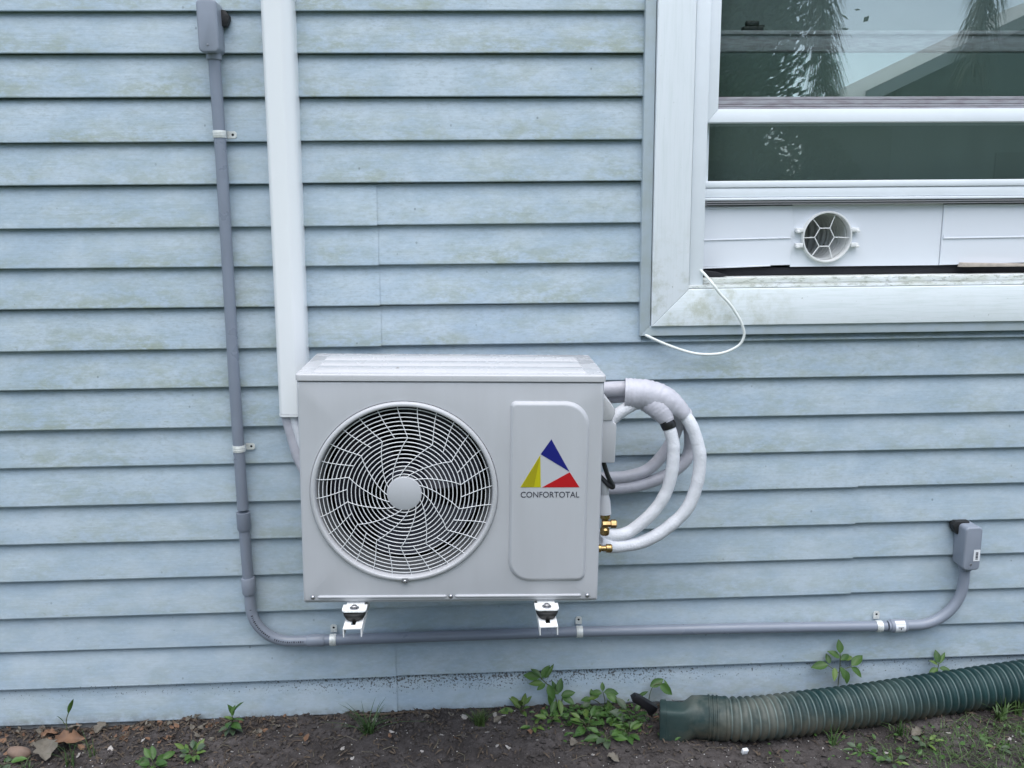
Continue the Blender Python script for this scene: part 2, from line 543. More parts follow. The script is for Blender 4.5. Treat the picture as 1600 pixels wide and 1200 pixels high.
xs = [-400, -120, -40, -15, -7, -4] + [-2.2 + 0.0125 * i for i in range(int(4.6 / 0.0125) + 1)] + [4, 7, 15, 40, 120, 400]
ys = [-400, -120, -40, -15, -7, -4, -2.5, -1.6, -1.2] + [-0.8 + 0.0125 * i for i in range(int(0.86 / 0.0125) + 1)] + [0.4, 2, 8, 40, 200, 400]
gb = MB()
gb.v = [(x, y, gz(x, y)) for y in ys for x in xs]
nx = len(xs)
gb.f = [(j * nx + i, j * nx + i + 1, (j + 1) * nx + i + 1, (j + 1) * nx + i) for j in range(len(ys) - 1) for i in range(nx - 1)]
obj('ground', gb, MAT['soil'], smooth=80, kind='structure', recalc=False)

# ------------------------------------------------------------------ the house
EXP = 0.1016
house = empty('house', (0, 0.05, 0), 'house wall of weathered pale blue vinyl siding with a white framed window', 'house')
XL, XR = -3.4, 4.2
WX0, WX1, WZ0, WZ1 = 0.4395, 2.02, 1.058, 2.42                    # outer edge of the window trim

def board(x0, x1, z, dz, lift=0.0, tilt=0.0, bow=0.0):
    """one lap: clapboard face leaning back towards its top, with the butt edge and its underside"""
    prof = [(0.0125, z + 0.010), (0.0085, z + 0.0010), (0.0022, z), (0.0006, z + 0.0006), (0.0, z + 0.0025), (0.0040 - bow, z + dz * 0.35), (0.0088 - bow, z + dz * 0.66), (0.0136, z + dz * 0.88), (0.0165, z + dz - 0.002), (0.0240, z + dz + 0.006)]
    mb = MB()
    nst = 7
    vs = []
    for k in range(nst):
        t = k / (nst - 1)
        x = x0 + (x1 - x0) * t
        for y, zz in prof:
            w = 0.0006 * noise.noise((x * 1.7, z * 9, 2.0))
            vs.append((x, y - lift + w, zz + tilt * (x - 0.2) + 0.0005 * noise.noise((x * 0.9, z * 13, 5.0))))
    m = len(prof)
    fs = [(k * m + i, (k + 1) * m + i, (k + 1) * m + i + 1, k * m + i + 1) for k in range(nst - 1) for i in range(m - 1)]
    mb.add(vs, fs)
    return mb

SHIFT = {0: (-.002, .003), 1: (.001, .002), 6: (.001, -.002), 7: (0, -.004), 8: (-.001, -.003), 9: (0, -.002), 10: (0, -.001), 12: (0, .001), 14: (0, .003), 15: (0, .003), 17: (-.002, .002), 18: (-.004, .0)}
SEAMS = {}
for k in range(-9, 19):
    SEAMS[k] = [-2.1 + 0.37 * ((k * 7) % 5)] if k < 0 else []
for k in (5, 6, 7, 8):
    SEAMS[k] = [-0.227]
for k in (9, 10):
    SEAMS[k] = [-0.30]
for k in (17, 18):
    SEAMS[k] = [-0.219]
for k in (12, 13, 14, 15):
    SEAMS[k] = [1.038]
for k in (3, 4):
    SEAMS[k] = [-0.43]
for k in (0, 1, 2, 11, 16):
    SEAMS[k] = [-2.0]
for k in range(-9, 19):
    z = 0.024 + (18 - k) * EXP
    a, b = SHIFT.get(k, (0, 0))
    tilt = (b - a) / 1.6
    spans = []
    cuts = [XL] + sorted(SEAMS[k]) + [XR]
    for i in range(len(cuts) - 1):
        spans.append((cuts[i], cuts[i + 1] + (0.004 if i < len(cuts) - 2 else 0), i))
    for (x0, x1, i) in spans:
        pieces = [(x0, x1)]
        if z + EXP > WZ0 + 0.004 and z < WZ1:
            if z < WZ0:
                pass
            else:
                pieces = []
                if x0 < WX0:
                    pieces.append((x0, min(x1, WX0 + 0.006)))
                if x1 > WX1:
                    pieces.append((max(x0, WX1 - 0.006), x1))
        for (p0, p1) in pieces:
            dz = EXP
            zz = z + a + (0.0016 if i % 2 else 0) + (0.0012 * ((k * 37) % 5 - 2) / 2)
            if z < WZ0 < z + EXP:
                # the course under the window is cut down where the trim covers it
                for (q0, q1, h) in ((p0, min(p1, WX0 + 0.006), EXP), (max(p0, WX0 + 0.006), min(p1, WX1), WZ0 - zz), (max(p0, WX1), p1, EXP)):
                    if q1 - q0 > 0.01:
                        mbb = board(q0, q1, zz, h, 0.0028 if i % 2 == 0 else 0, tilt)
                        obj('siding_board', mbb, MAT['siding'], house, smooth=22)
                continue
            obj('siding_board', board(p0, p1, zz, dz, 0.0028 if i % 2 == 0 else 0, tilt), MAT['siding'], house, smooth=22)
# starter strip and footing under the lowest lap
mb = MB(); mb.box(XL, XR, 0.006, 0.03, -0.12, 0.026)
obj('foundation_strip', mb, simple('foundation', (0.24, 0.25, 0.25), 0.9, var=0.7, vscale=30, bmp=0.6, bscale=60), house)
# sheathing behind the siding, with the window opening left out
mb = MB()
OX0, OX1, OZ0, OZ1 = 0.56, 1.90, 1.172, 2.30
for (x0, x1, z0, z1) in ((XL, OX0, 0.0, 2.87), (OX1, XR, 0.0, 2.87), (OX0, OX1, 0.0, OZ0), (OX0, OX1, OZ1, 2.87)):
    mb.box(x0, x1, 0.03, 0.14, z0, z1)
obj('sheathing', mb, MAT['dark'], house)
# dark room behind the window
mb = MB()
rx0, rx1, ry0, ry1, rz0, rz1 = 0.0, 2.6, 0.142, 2.6, 0.3, 2.7
mb.add([(rx0, ry0, rz0), (rx1, ry0, rz0), (rx1, ry1, rz0), (rx0, ry1, rz0), (rx0, ry0, rz1), (rx1, ry0, rz1), (rx1, ry1, rz1), (rx0, ry1, rz1)],
       [(0, 1, 2, 3), (4, 5, 6, 7), (3, 2, 6, 7), (0, 3, 7, 4), (1, 2, 6, 5)])
obj('room_shell', mb, MAT['room'], house, smooth=0)

# --- window (part of the house) and its pieces
win = obj('window', MB(), MAT['vinyl'], house)
wmb = MB()
# main frame: jambs, head and the inner stop
wmb.box(0.566, 0.602, -0.004, 0.075, 1.185, 2.30, 0.003)
wmb.box(1.86, 1.90, -0.004, 0.075, 1.185, 2.30, 0.003)
wmb.box(0.604, 1.858, -0.004, 0.075, 2.265, 2.30, 0.003)
old = win.data
win.data = obj('window', wmb, MAT['vinyl'], house).data
tmp = [o for o in house.children if o.type == 'MESH' and o.data == win.data and o != win][0]
bpy.data.objects.remove(tmp)
bpy.data.meshes.remove(old)
ORG[win.name] = org(house)

def mitred(x0, x1, z0, z1, w, y0, y1, side):
    """casing stick with 45 degree ends: side 'l','b','r','t'"""
    if side == 'l':
        return [(x0, z0), (x0 + w, z0 + w), (x0 + w, z1 - w), (x0, z1)]
    if side == 'r':
        return [(x1, z0), (x1, z1), (x1 - w, z1 - w), (x1 - w, z0 + w)]
    if side == 'b':
        return [(x0, z0), (x1, z0), (x1 - w, z0 + w), (x0 + w, z0 + w)]
    return [(x0, z1), (x0 + w, z1 - w), (x1 - w, z1 - w), (x1, z1)]
CX0, CX1, CZ0, CZ1 = 0.4675, 1.99, 1.0835, 2.39
for side in 'lrbt':
    mb = MB()
    mb.prism(mitred(CX0 + 0.0004, CX1 - 0.0004, CZ0, CZ1, 0.0935, 0, 0, side), -0.022, 0.03, 0.0022)
    obj('casing_board', mb, MAT['casing_v' if side in 'lr' else 'casing_h'], win)
    mb = MB()
    mb.prism(mitred(WX0, WX1, WZ0, WZ1, 0.0262, 0, 0, side), -0.0135, 0.02, 0.0016)
    obj('trim_channel', mb, MAT['jchan'], win)
# groove liner between casing and frame
mb = MB(); mb.box(0.555, 0.572, -0.001, 0.02, 1.18, 2.30)
obj('caulk_line', mb, simple('caulk', (0.40, 0.38, 0.35), 0.8, var=0.6, vscale=30), win)
# upper sash: two stiles, bottom rail, glazing strip, pane
def sash_poly(kind):
    x0, x1, z0, z1, w = 0.604, 1.856, 1.5895, 2.262, 0.0
    sw, rw = 0.027, 0.0325
    if kind == 'l':
        return [(x0, z0), (x0 + sw, z0 + rw), (x0 + sw, z1), (x0, z1)]
    if kind == 'r':
        return [(x1, z0), (x1, z1), (x1 - sw, z1), (x1 - sw, z0 + rw)]
    return [(x0, z0), (x1, z0), (x1 - sw, z0 + rw), (x0 + sw, z0 + rw)]
for kind, nm in (('l', 'sash_stile'), ('r', 'sash_stile'), ('b', 'sash_rail')):
    mb = MB(); mb.prism(sash_poly(kind), 0.010, 0.040, 0.0018)
    obj(nm, mb, MAT['vinyl'], win)
mb = MB()
for i, (z0, z1, y) in enumerate(((1.6225, 1.6275, 0.0185), (1.6285, 1.6335, 0.0195), (1.6345, 1.6440, 0.021), (1.6452, 1.6525, 0.0235))):
    mb.box(0.6315, 1.8285, y, 0.034, z0, z1, 0.0008, 1)
obj('glazing_strip', mb, MAT['bead'], win)
mb = MB(); mb.box(0.629, 1.831, 0.030, 0.0335, 1.648, 2.262)
obj('window_pane', mb, MAT['glass_up'], win, smooth=0)
# lower sash, raised behind the upper one
mb = MB(); mb.box(0.6185, 1.850, 0.0635, 0.067, 1.4475, 1.765)
obj('window_pane', mb, MAT['glass_low'], win, smooth=0)
for xa in (0.6035, 1.842):
    mb = MB(); mb.box(xa, xa + 0.016, 0.045, 0.085, 1.386, 1.83, 0.002)
    obj('sash_stile', mb, MAT['vinyl'], win)
mb = MB()
mb.box(0.6045, 1.8575, 0.030, 0.080, 1.4305, 1.4475, 0.003)
mb.box(0.6045, 1.8575, 0.033, 0.080, 1.4065, 1.4295, 0.0025)
mb.box(0.6045, 1.8575, 0.028, 0.080, 1.3985, 1.4055, 0.002)
obj('sash_rail', mb, MAT['vinyl'], win)
mb = MB()
mb.box(0.6045, 1.8575, 0.032, 0.075, 1.3925, 1.3965, 0.001)
mb.box(0.6045, 1.8575, 0.036, 0.075, 1.387, 1.3910, 0.001)
obj('weather_strip', mb, simple('weather_strip', (0.33, 0.32, 0.33), 0.5), win)
# meeting rail of the lower sash, seen through the upper pane
mb = MB(); mb.box(0.620, 1.841, 0.055, 0.085, 1.766, 1.815, 0.003)
mb.box(0.620, 1.841, 0.050, 0.0545, 1.806, 1.8155, 0.001)
obj('meeting_rail', mb, MAT['bead'], win)
mb = MB()
mb.box(0.700, 0.752, 0.056, 0.078, 1.8165, 1.8265, 0.002)
mb.box(0.708, 0.742, 0.058, 0.076, 1.827, 1.841, 0.004)
mb.tube([(0.735, 0.066, 1.828), (0.755, 0.060, 1.828)], 0.003, 8)
obj('sash_lock', mb, simple('lock_metal', (0.02, 0.02, 0.02), 0.5), win)
# curtain added inside to lighten the dark panes
mb = MB()
nx_, vs = 140, []
for i in range(nx_ + 1):
    x = 0.56 + 1.34 * i / nx_
    y = 0.24 + 0.012 * math.sin(i * 0.21 + 1.2 * math.sin(i * 0.07))
    vs += [(x, y, 1.40), (x, y, 2.32)]
mb.add(vs, [(2 * i, 2 * i + 2, 2 * i + 3, 2 * i + 1) for i in range(nx_)])
obj('fill_curtain', mb, simple('green_grey_fill_curtain', (0.235, 0.265, 0.255), 0.9), win, smooth=80, recalc=False)
# sloping sill under the panel
mb = MB()
mb.prism([(0.5645, 1.1785), (1.8855, 1.1785), (1.8855, 1.1865), (0.5645, 1.1865)], -0.006, 0.06, 0.001)
mb.box(0.604, 1.858, 0.004, 0.075, 1.1895, 1.2035, 0.0015)
mb.box(0.604, 1.858, -0.002, 0.012, 1.1872, 1.1888)
obj('window_sill', mb, MAT['sill'], win)

# ------------------------------------------------------------------ vent insert standing in the window opening
vp = empty('window_vent_panel', (1.1, 0.05, 1.21), 'white sliding plastic vent panel with a round grille filling the raised window', 'vent panel')
def panel_mb(x0, x1, zb0, zb1, zt, y, th=0.006):
    mb = MB()
    mb.prism([(x0, zb0), (x1, zb1), (x1, zt), (x0, zt)], y, y + th, 0.001, 1)
    return mb
mb = panel_mb(0.6065, 0.8476, 1.2285, 1.2315, 1.3845, 0.0525, 0.0022)
obj('side_panel', mb, MAT['panel'], vp)
mb = MB()
mb.prism([(0.6065, 1.2965), (0.8435, 1.3005), (0.8435, 1.3035), (0.6065, 1.2995)], 0.0495, 0.0516, 0.0006, 1)
mb.prism([(0.6065, 1.2235), (0.793, 1.2290), (0.793, 1.2325), (0.6065, 1.2280)], 0.0485, 0.0515, 0.0008, 1)
mb.prism([(0.6065, 1.3765), (0.80, 1.3820), (0.80, 1.3850), (0.6065, 1.3795)], 0.0485, 0.0515, 0.0006, 1)
obj('panel_rib', mb, MAT['panel'], vp)
# centre panel with a round hole
def holed_plate(x0, x1, z0, z1, cx, cz, r, y0, y1, n=72):
    angs = [2 * PI * i / n for i in range(n)]
    for cxx, czz in ((x0, z0), (x1, z0), (x1, z1), (x0, z1)):
        angs.append(math.atan2(czz - cz, cxx - cx) % (2 * PI))
    angs = sorted(set(round(a, 6) for a in angs))
    vin, vout = [], []
    for a in angs:
        c, s = math.cos(a), math.sin(a)
        vin.append((cx + r * c, cz + r * s))
        t = min([(x1 - cx) / c if c > 1e-9 else 1e9, (x0 - cx) / c if c < -1e-9 else 1e9, (z1 - cz) / s if s > 1e-9 else 1e9, (z0 - cz) / s if s < -1e-9 else 1e9])
        vout.append((cx + t * c, cz + t * s))
    m = len(angs)
    mb = MB()
    vs = [(x, y0, z) for x, z in vin] + [(x, y0, z) for x, z in vout] + [(x, y1, z) for x, z in vin] + [(x, y1, z) for x, z in vout]
    fs = []
    for i in range(m):
        j = (i + 1) % m
        fs += [(i, j, m + j, m + i), (2 * m + i, 3 * m + i, 3 * m + j, 2 * m + j), (i, 2 * m + i, 2 * m + j, j), (m + i, m + j, 3 * m + j, 3 * m + i)]
    mb.add(vs, fs)
    return mb
RCX, RCZ = 0.9385, 1.3035
mb = holed_plate(0.8475, 1.2475, 1.2265, 1.3885, RCX, RCZ, 0.0625, 0.055, 0.060)
obj('centre_panel', mb, MAT['panel'], vp)
mb = panel_mb(1.2488, 1.840, 1.2265, 1.2365, 1.3845, 0.0515)
obj('side_panel', mb, MAT['panel'], vp)
mb = MB()
mb.prism([(1.2515, 1.2955), (1.84, 1.2995), (1.84, 1.3030), (1.2515, 1.2985)], 0.0485, 0.0511, 0.0006, 1)
mb.box(1.2515, 1.2535, 0.0475, 0.0511, 1.299, 1.307)
obj('panel_rib', mb, MAT['panel'], vp)
mb = MB()
mb.lathe([(0.0635, 0.010), (0.0665, 0.008), (0.0668, -0.008), (0.0650, -0.0115), (0.0622, -0.0115), (0.0612, -0.009), (0.0610, 0.011), (0.0630, 0.011)], (RCX, 0.052, RCZ), 'y', 56, close=True)
vr = obj('vent_ring', mb, MAT['ring'], vp)
mb = MB()
hr = 0.0262
hx = [(RCX - 0.005 + hr * math.cos(PI * k / 3), RCZ - 0.001 + hr * 1.03 * math.sin(PI * k / 3)) for k in range(6)]
yg = 0.050
for k in range(6):
    a, b = hx[k], hx[(k + 1) % 6]
    mb.tube([(a[0], yg, a[1]), (b[0], yg, b[1])], 0.0014, 6)
    d = Vector((a[0] - RCX, 0, a[1] - RCZ)).normalized() * 0.0606
    mb.tube([(a[0], yg, a[1]), (RCX + d.x, yg, RCZ + d.z)], 0.0014, 6)
obj('hex_grille', mb, MAT['ring'], vr)
for sx, sz in ((-1, 0.0185), (-1, -0.0205), (1, 0.0185), (1, -0.0205)):
    mb = MB()
    xa = RCX + sx * 0.0635
    xb = RCX + sx * 0.0835
    mb.box(min(xa, xb), max(xa, xb), 0.040, 0.0545, RCZ + sz - 0.006, RCZ + sz + 0.005, 0.002)
    mb.box(min(xb, xb - sx * 0.009), max(xb, xb - sx * 0.009), 0.034, 0.0405, RCZ + sz - 0.0075, RCZ + sz - 0.001, 0.0015)
    obj('clip_tab', mb, MAT['ring'], vr)
# exhaust hose bending away inside
mb = MB()
path = catmull([(RCX, 0.064, RCZ), (RCX - 0.002, 0.092, RCZ), (RCX - 0.030, 0.138, RCZ + 0.004), (RCX - 0.10, 0.165, RCZ), (RCX - 0.24, 0.165, RCZ - 0.01)], 26)
mb.tube(path, [0.0605 + 0.0035 * math.sin(i * 1.55) for i in range(len(path))], 40, caps=False)
obj('exhaust_hose', mb, MAT['hose_in'], vp, smooth=70)
# black foam squeezed under the panel
mb = MB()
mb.prism([(0.607, 1.2045), (0.650, 1.2045), (0.672, 1.2085), (0.648, 1.2165), (0.607, 1.2225)], 0.018, 0.046, 0.001)
mb.prism([(0.622, 1.2045), (1.838, 1.2045), (1.838, 1.2250), (0.622, 1.2250)], 0.0625, 0.0745, 0.001)
obj('foam_strip', mb, MAT['blackf'], vp)
mb = MB()
mb.prism([(1.296, 1.2225), (1.84, 1.2215), (1.84, 1.2285), (1.50, 1.2280), (1.300, 1.2335)], 0.030, 0.049, 0.001)
obj('splintered_strip', mb, MAT['wood'], vp, label='pale splintered strip hanging off the bottom edge')

# ------------------------------------------------------------------ thin white cable
mb = MB()
cp = catmull([(0.585, 0.015, 1.232), (0.600, -0.010, 1.218), (0.618, -0.036, 1.192), (0.637, -0.040, 1.167), (0.661, -0.042, 1.142), (0.678, -0.042, 1.119), (0.693, -0.042, 1.094), (0.703, -0.040, 1.066), (0.700, -0.038, 1.046), (0.690, -0.036, 1.032), (0.668, -0.034, 1.0195), (0.642, -0.032, 1.012), (0.602, -0.030, 1.0105), (0.563, -0.028, 1.017), (0.510, -0.022, 1.035), (0.458, -0.013, 1.0585), (0.448, 0.004, 1.066)], 8)
mb.tube(cp, 0.0036, 10)
obj('cable', mb, MAT['coax'], label='thin white cable looping from the window corner down under its trim', cat='cable', origin=(0.585, 0, 1.21))

# ------------------------------------------------------------------ white line-set cover (duct)
dc = empty('line_set_cover', (-0.446, 0, 0.874), 'white plastic line cover running down the wall to the air conditioner', 'pipe cover')
sec = [(-0.0365, 0.010), (-0.0365, -0.036), (-0.0357, -0.042), (-0.0335, -0.0475), (-0.0295, -0.0525), (-0.0270, -0.0545), (-0.0240, -0.0555), (0.0080, -0.0580), (0.0110, -0.0578), (0.0140, -0.0565), (0.0285, -0.0440), (0.0325, -0.0390), (0.0350, -0.0330), (0.0365, -0.0260), (0.0365, 0.010)]
def duct_seg(z0, z1, g, thick=0.0018):
    mb = MB()
    vs = []
    st = 2
    for z in (z0, z1):
        cx = -0.446 + (z - 0.874) * 0.0106
        for s_ in (1.0 + g, 1.0 + g - 0.06):
            for (x, y) in sec:
                vs.append((cx + x * s_, (y * s_ if y < 0 else y), z))
    n = len(sec)
    fs = []
    for i in range(n - 1):
        fs.append((i, i + 1, 2 * n + i + 1, 2 * n + i))
        fs.append((n + i, 3 * n + i, 3 * n + i + 1, n + i + 1))
        fs.append((i, n + i, n + i + 1, i + 1))
        fs.append((2 * n + i, 2 * n + i + 1, 3 * n + i + 1, 3 * n + i))
    mb.add(vs, fs)
    return mb
obj('cover_channel', duct_seg(0.878, 2.6, 0.0), MAT['duct'], dc, smooth=25)
obj('end_lip', duct_seg(0.872, 0.8768, 0.015), MAT['duct'], dc, smooth=25)
obj('coupling', duct_seg(1.870, 1.93, 0.03), MAT['duct'], dc, smooth=25)

# ------------------------------------------------------------------ air conditioner outdoor unit
ROLL = 0.02163
H, W, D = 0.5244, 0.6755, 0.288
ac = empty('air_conditioner', (-0.0492, -0.224, 0.5046), 'white outdoor air conditioner with a round fan grille bracketed to the wall', 'air conditioner', rot=(0, ROLL, 0))
ACB = Vector((-0.0492, -0.224, 0.5046))
def al(x, z):
    X, Z = x - ACB.x, z - ACB.z
    return (X * math.cos(ROLL) - Z * math.sin(ROLL), X * math.sin(ROLL) + Z * math.cos(ROLL))
YF, YB = -0.144, 0.144
FX, FZ = al(-0.1485, 0.7645)
FR = 0.2085
hw = 0.3345
ZT = 0.5085
# front panel with hole and rolled edges
def front_panel():
    x0, x1, z0, z1 = -hw, hw, 0.0, ZT
    n = 96
    angs = [2 * PI * i / n for i in range(n)] + [math.atan2(cz - FZ, cx - FX) % (2 * PI) for cx in (x0, x1) for cz in (z0, z1)]
    angs = sorted(set(round(a, 6) for a in angs))
    def rectpt(a, inset):
        c, s = math.cos(a), math.sin(a)
        X0, X1, Z0, Z1 = x0 + inset, x1 - inset, z0 + inset, z1 - inset
        t = min([(X1 - FX) / c if c > 1e-9 else 1e9, (X0 - FX) / c if c < -1e-9 else 1e9, (Z1 - FZ) / s if s > 1e-9 else 1e9, (Z0 - FZ) / s if s < -1e-9 else 1e9])
        return FX + t * c, FZ + t * s
    loops = []
    loops.append([(FX + (FR - 0.004) * math.cos(a), YF + 0.010, FZ + (FR - 0.004) * math.sin(a)) for a in angs])
    loops.append([(FX + FR * math.cos(a), YF, FZ + FR * math.sin(a)) for a in angs])
    for inset, y in ((0.0062, YF), (0.0030, YF + 0.0009), (0.0009, YF + 0.003), (0.0, YF + 0.0062), (0.0, YF + 0.05)):
        loops.append([(rectpt(a, inset)[0], y, rectpt(a, inset)[1]) for a in angs])
    mb = MB()
    m = len(angs)
    mb.v = [p for lp in loops for p in lp]
    for L in range(len(loops) - 1):
        for i in range(m):
            j = (i + 1) % m
            mb.f.append((L * m + i, L * m + j, (L + 1) * m + j, (L + 1) * m + i))
    return mb
obj('front_panel', front_panel(), MAT['acw'], ac, local=True, smooth=40)
# casing sides, back and base
mb = MB()
mb.box(-hw + 0.001, -hw + 0.004, YF + 0.0505, YB - 0.004, 0.004, ZT)
mb.box(hw - 0.004, hw - 0.001, YF + 0.0505, YB - 0.004, 0.004, ZT)
mb.box(-hw + 0.0045, hw - 0.0045, YB - 0.006, YB, 0.004, ZT)
mb.box(-hw + 0.003, hw - 0.003, YF + 0.0075, YB - 0.007, -0.004, 0.0035)
obj('side_casing', mb, MAT['acw'], ac, local=True, smooth=0)
mb = MB()
mb.box(-hw - 0.018, -hw - 0.002, YB - 0.030, YB - 0.002, -0.006, 0.46, 0.004)
obj('rear_coil_guard', mb, MAT['acw'], ac, local=True)
mb = MB()
mb.box(-hw - 0.020, -hw + 0.002, YB - 0.07, YB - 0.045, ZT - 0.028, ZT - 0.012, 0.003)
obj('side_clip', mb, MAT['shroud'], ac, local=True)
# top cover with raised beads
mb = MB()
hw2 = W / 2
zc = ZT + 0.0016
bm = bmesh.new()
bmesh.ops.create_cube(bm, size=1)
for v in bm.verts:
    v.co = Vector((v.co.x * W, (YF - 0.003 + YB + 0.003) / 2 + v.co.y * (YB - YF + 0.006), zc + (v.co.z + 0.5) * (H - zc)))
vert_e = [e for e in bm.edges if abs(e.verts[0].co.z - e.verts[1].co.z) > 0.005]
bmesh.ops.bevel(bm, geom=vert_e, offset=0.010, segments=4, profile=0.5, affect='EDGES')
top_e = [e for e in bm.edges if min(e.verts[0].co.z, e.verts[1].co.z) > H - 0.0005]
bmesh.ops.bevel(bm, geom=top_e, offset=0.0035, segments=3, profile=0.5, affect='EDGES')
mb.bm(bm)
cover = obj('top_cover', mb, MAT['actop'], ac, local=True, smooth=35)
for yc, wd, cut in ((-0.092, 0.052, 0.038), (-0.018, 0.052, 0.030), (0.062, 0.058, 0.018)):
    mb = MB()
    bm = bmesh.new()
    x0, x1, y0, y1 = -hw2 + 0.035, hw2 - 0.040, yc - wd / 2, yc + wd / 2
    lo = [bm.verts.new(p) for p in ((x0, y0, H - 0.0005), (x1, y0, H - 0.0005), (x1, y1, H - 0.0005), (x0, y1, H - 0.0005))]
    hi = [bm.verts.new(p) for p in ((x0 + 0.007, y0 + 0.010, H + 0.0065), (x1 - 0.007, y0 + 0.010, H + 0.0065), (x1 - 0.007, y1 - 0.006, H + 0.0065), (x0 + 0.007, y1 - 0.006, H + 0.0065))]
    for i in range(4):
        j = (i + 1) % 4
        bm.faces.new((lo[i], lo[j], hi[j], hi[i]))
    bm.faces.new(hi)
    bmesh.ops.bevel(bm, geom=[e for e in bm.edges if min(e.verts[0].co.z, e.verts[1].co.z) > H], offset=0.0018, segments=2, profile=0.5, affect='EDGES')
    mb.bm(bm)
    obj('cover_bead', mb, MAT['actop'], cover, local=True, smooth=50)
# bezel around the fan
mb = MB()
mb.lathe([(FR - 0.0016, 0.006), (FR - 0.0016, -0.0035), (FR - 0.0030, -0.0062), (FR - 0.0060, -0.0080), (FR - 0.0100, -0.0085), (FR - 0.0118, -0.0068), (FR - 0.0126, -0.0030), (FR - 0.0140, 0.004), (FR - 0.0155, 0.016)], (FX, YF, FZ), 'y', 128)
obj('fan_bezel', mb, MAT['actop'], ac, local=True, smooth=60)
mb = MB()
mb.lathe([(FR - 0.0155, 0.0155), (FR - 0.019, 0.03), (FR - 0.022, 0.085)], (FX, YF, FZ), 'y', 96)
obj('fan_shroud', mb, MAT['shroud'], ac, local=True, smooth=60)
mb = MB()
mb.lathe([(FR - 0.022, 0.0851), (FR - 0.010, 0.10), (FR - 0.010, 0.24), (0.001, 0.245)], (FX, YF, FZ), 'y', 64)
obj('fan_cavity', mb, MAT['cavity'], ac, local=True, smooth=60)
mb = MB()
a0 = al(-0.1585, 0.5525)
mb.box(FX - 0.0075, FX + 0.0075, YF - 0.0105, YF + 0.003, FZ - FR - 0.001, FZ - FR + 0.0105, 0.002)
obj('bezel_notch', mb, MAT['shroud'], ac, local=True)
mb = MB(); mb.lathe([(0.0001, -0.0135), (0.002, -0.0133), (0.0036, -0.0118), (0.0038, -0.009)], (FX, YF, FZ - FR + 0.004), 'y', 12)
obj('screw', mb, MAT['steel'], ac, local=True)
# fan wheel
fan = obj('fan_wheel', MB(), MAT['blade'], ac, local=True)
fm = MB()
fm.lathe([(0.0001, 0.045), (0.035, 0.047), (0.046, 0.055), (0.047, 0.12), (0.0001, 0.12)], (FX, YF, FZ), 'y', 40)
o2 = obj('fan_wheel', fm, MAT['blade'], ac, local=True)
fan.data = o2.data
bpy.data.objects.remove(o2)
for b in range(3):
    mb = MB()
    vs, fs = [], []
    for i in range(9):
        r = 0.042 + 0.132 * i / 8
        for j in range(9):
            sp = (1.35 + 0.25 * i / 8) * (j / 8 - 0.5) + 0.45 * (i / 8) ** 1.5
            a = b * 2 * PI / 3 + sp + 0.5
            y = YF + 0.060 + 0.055 * (j / 8) + 0.01 * math.sin(PI * i / 8)
            vs.append((FX + r * math.cos(a), y, FZ + r * math.sin(a)))
    for i in range(8):
        for j in range(8):
            fs.append((i * 9 + j, i * 9 + j + 1, (i + 1) * 9 + j + 1, (i + 1) * 9 + j))
    mb.add(vs, fs)
    obj('fan_blade', mb, MAT['blade'], fan, local=True, smooth=60)
# wire grille: rings and swirling spokes, hub disc
hub = MB()
YG = YF - 0.0015
hub.lathe([(0.0001, -0.0068), (0.0365, -0.0068), (0.0382, -0.0060), (0.0388, -0.0040), (0.0388, 0.004)], (FX, YG, FZ), 'y', 48)
grille = obj('fan_grille', hub, MAT['acw'], ac, local=True, smooth=50)
RO = 0.1895
rings = [0.0440 + i * (RO - 0.0440) / 16 for i in range(17)]
def dome(r):
    return YG - 0.004 + 0.010 * (r / RO) ** 3
for r in rings:
    mb = MB()
    n, sgm, wr = 84, 5, 0.00116
    vs = []
    for i in range(n):
        t = 2 * PI * i / n
        for k in range(sgm):
            a = 2 * PI * k / sgm
            rr = r + wr * math.cos(a)
            vs.append((FX + rr * math.cos(t), dome(r) + wr * math.sin(a), FZ + rr * math.sin(t)))
    mb.add(vs, [(i * sgm + k, ((i + 1) % n) * sgm + k, ((i + 1) % n) * sgm + (k + 1) % sgm, i * sgm + (k + 1) % sgm) for i in range(n) for k in range(sgm)])
    obj('grille_ring', mb, MAT['wire'], grille, local=True, smooth=80)
def interp(tab, r):
    for (r0, a0), (r1, a1) in zip(tab, tab[1:]):
        if min(r0, r1) <= r <= max(r0, r1):
            return a0 + (a1 - a0) * (r - r0) / (r1 - r0)
    return tab[-1][1]
NS = 28
for i in range(NS):
    base = math.radians(171.5 - i * 360 / NS)
    pts = []
    rk = 0.1265
    for q in range(9):
        r = 0.2015 - (0.2015 - rk) * q / 8
        t = q / 8
        ang = base - math.radians(8.3 * (0.15 * t + 0.85 * t * t))
        pts.append((r, ang))
    if i % 2 == 0:
        tab = [(0.1265, 0), (0.0985, 8.0), (0.081, 14.0), (0.0645, 22.5), (0.050, 33), (0.0405, 43), (0.033, 52)]
        for q in range(1, 13):
            r = rk - (rk - 0.0375) * q / 12
            pts.append((r, base - math.radians(8.3) + math.radians(interp(tab, r))))
    mb = MB()
    mb.tube([(FX + r * math.cos(a), (dome(min(r, RO)) - 0.0020) if r < 0.197 else YF + 0.006, FZ + r * math.sin(a)) for r, a in pts], 0.00092, 5)
    obj('grille_spoke', mb, MAT['wire'], grille, local=True, smooth=80)
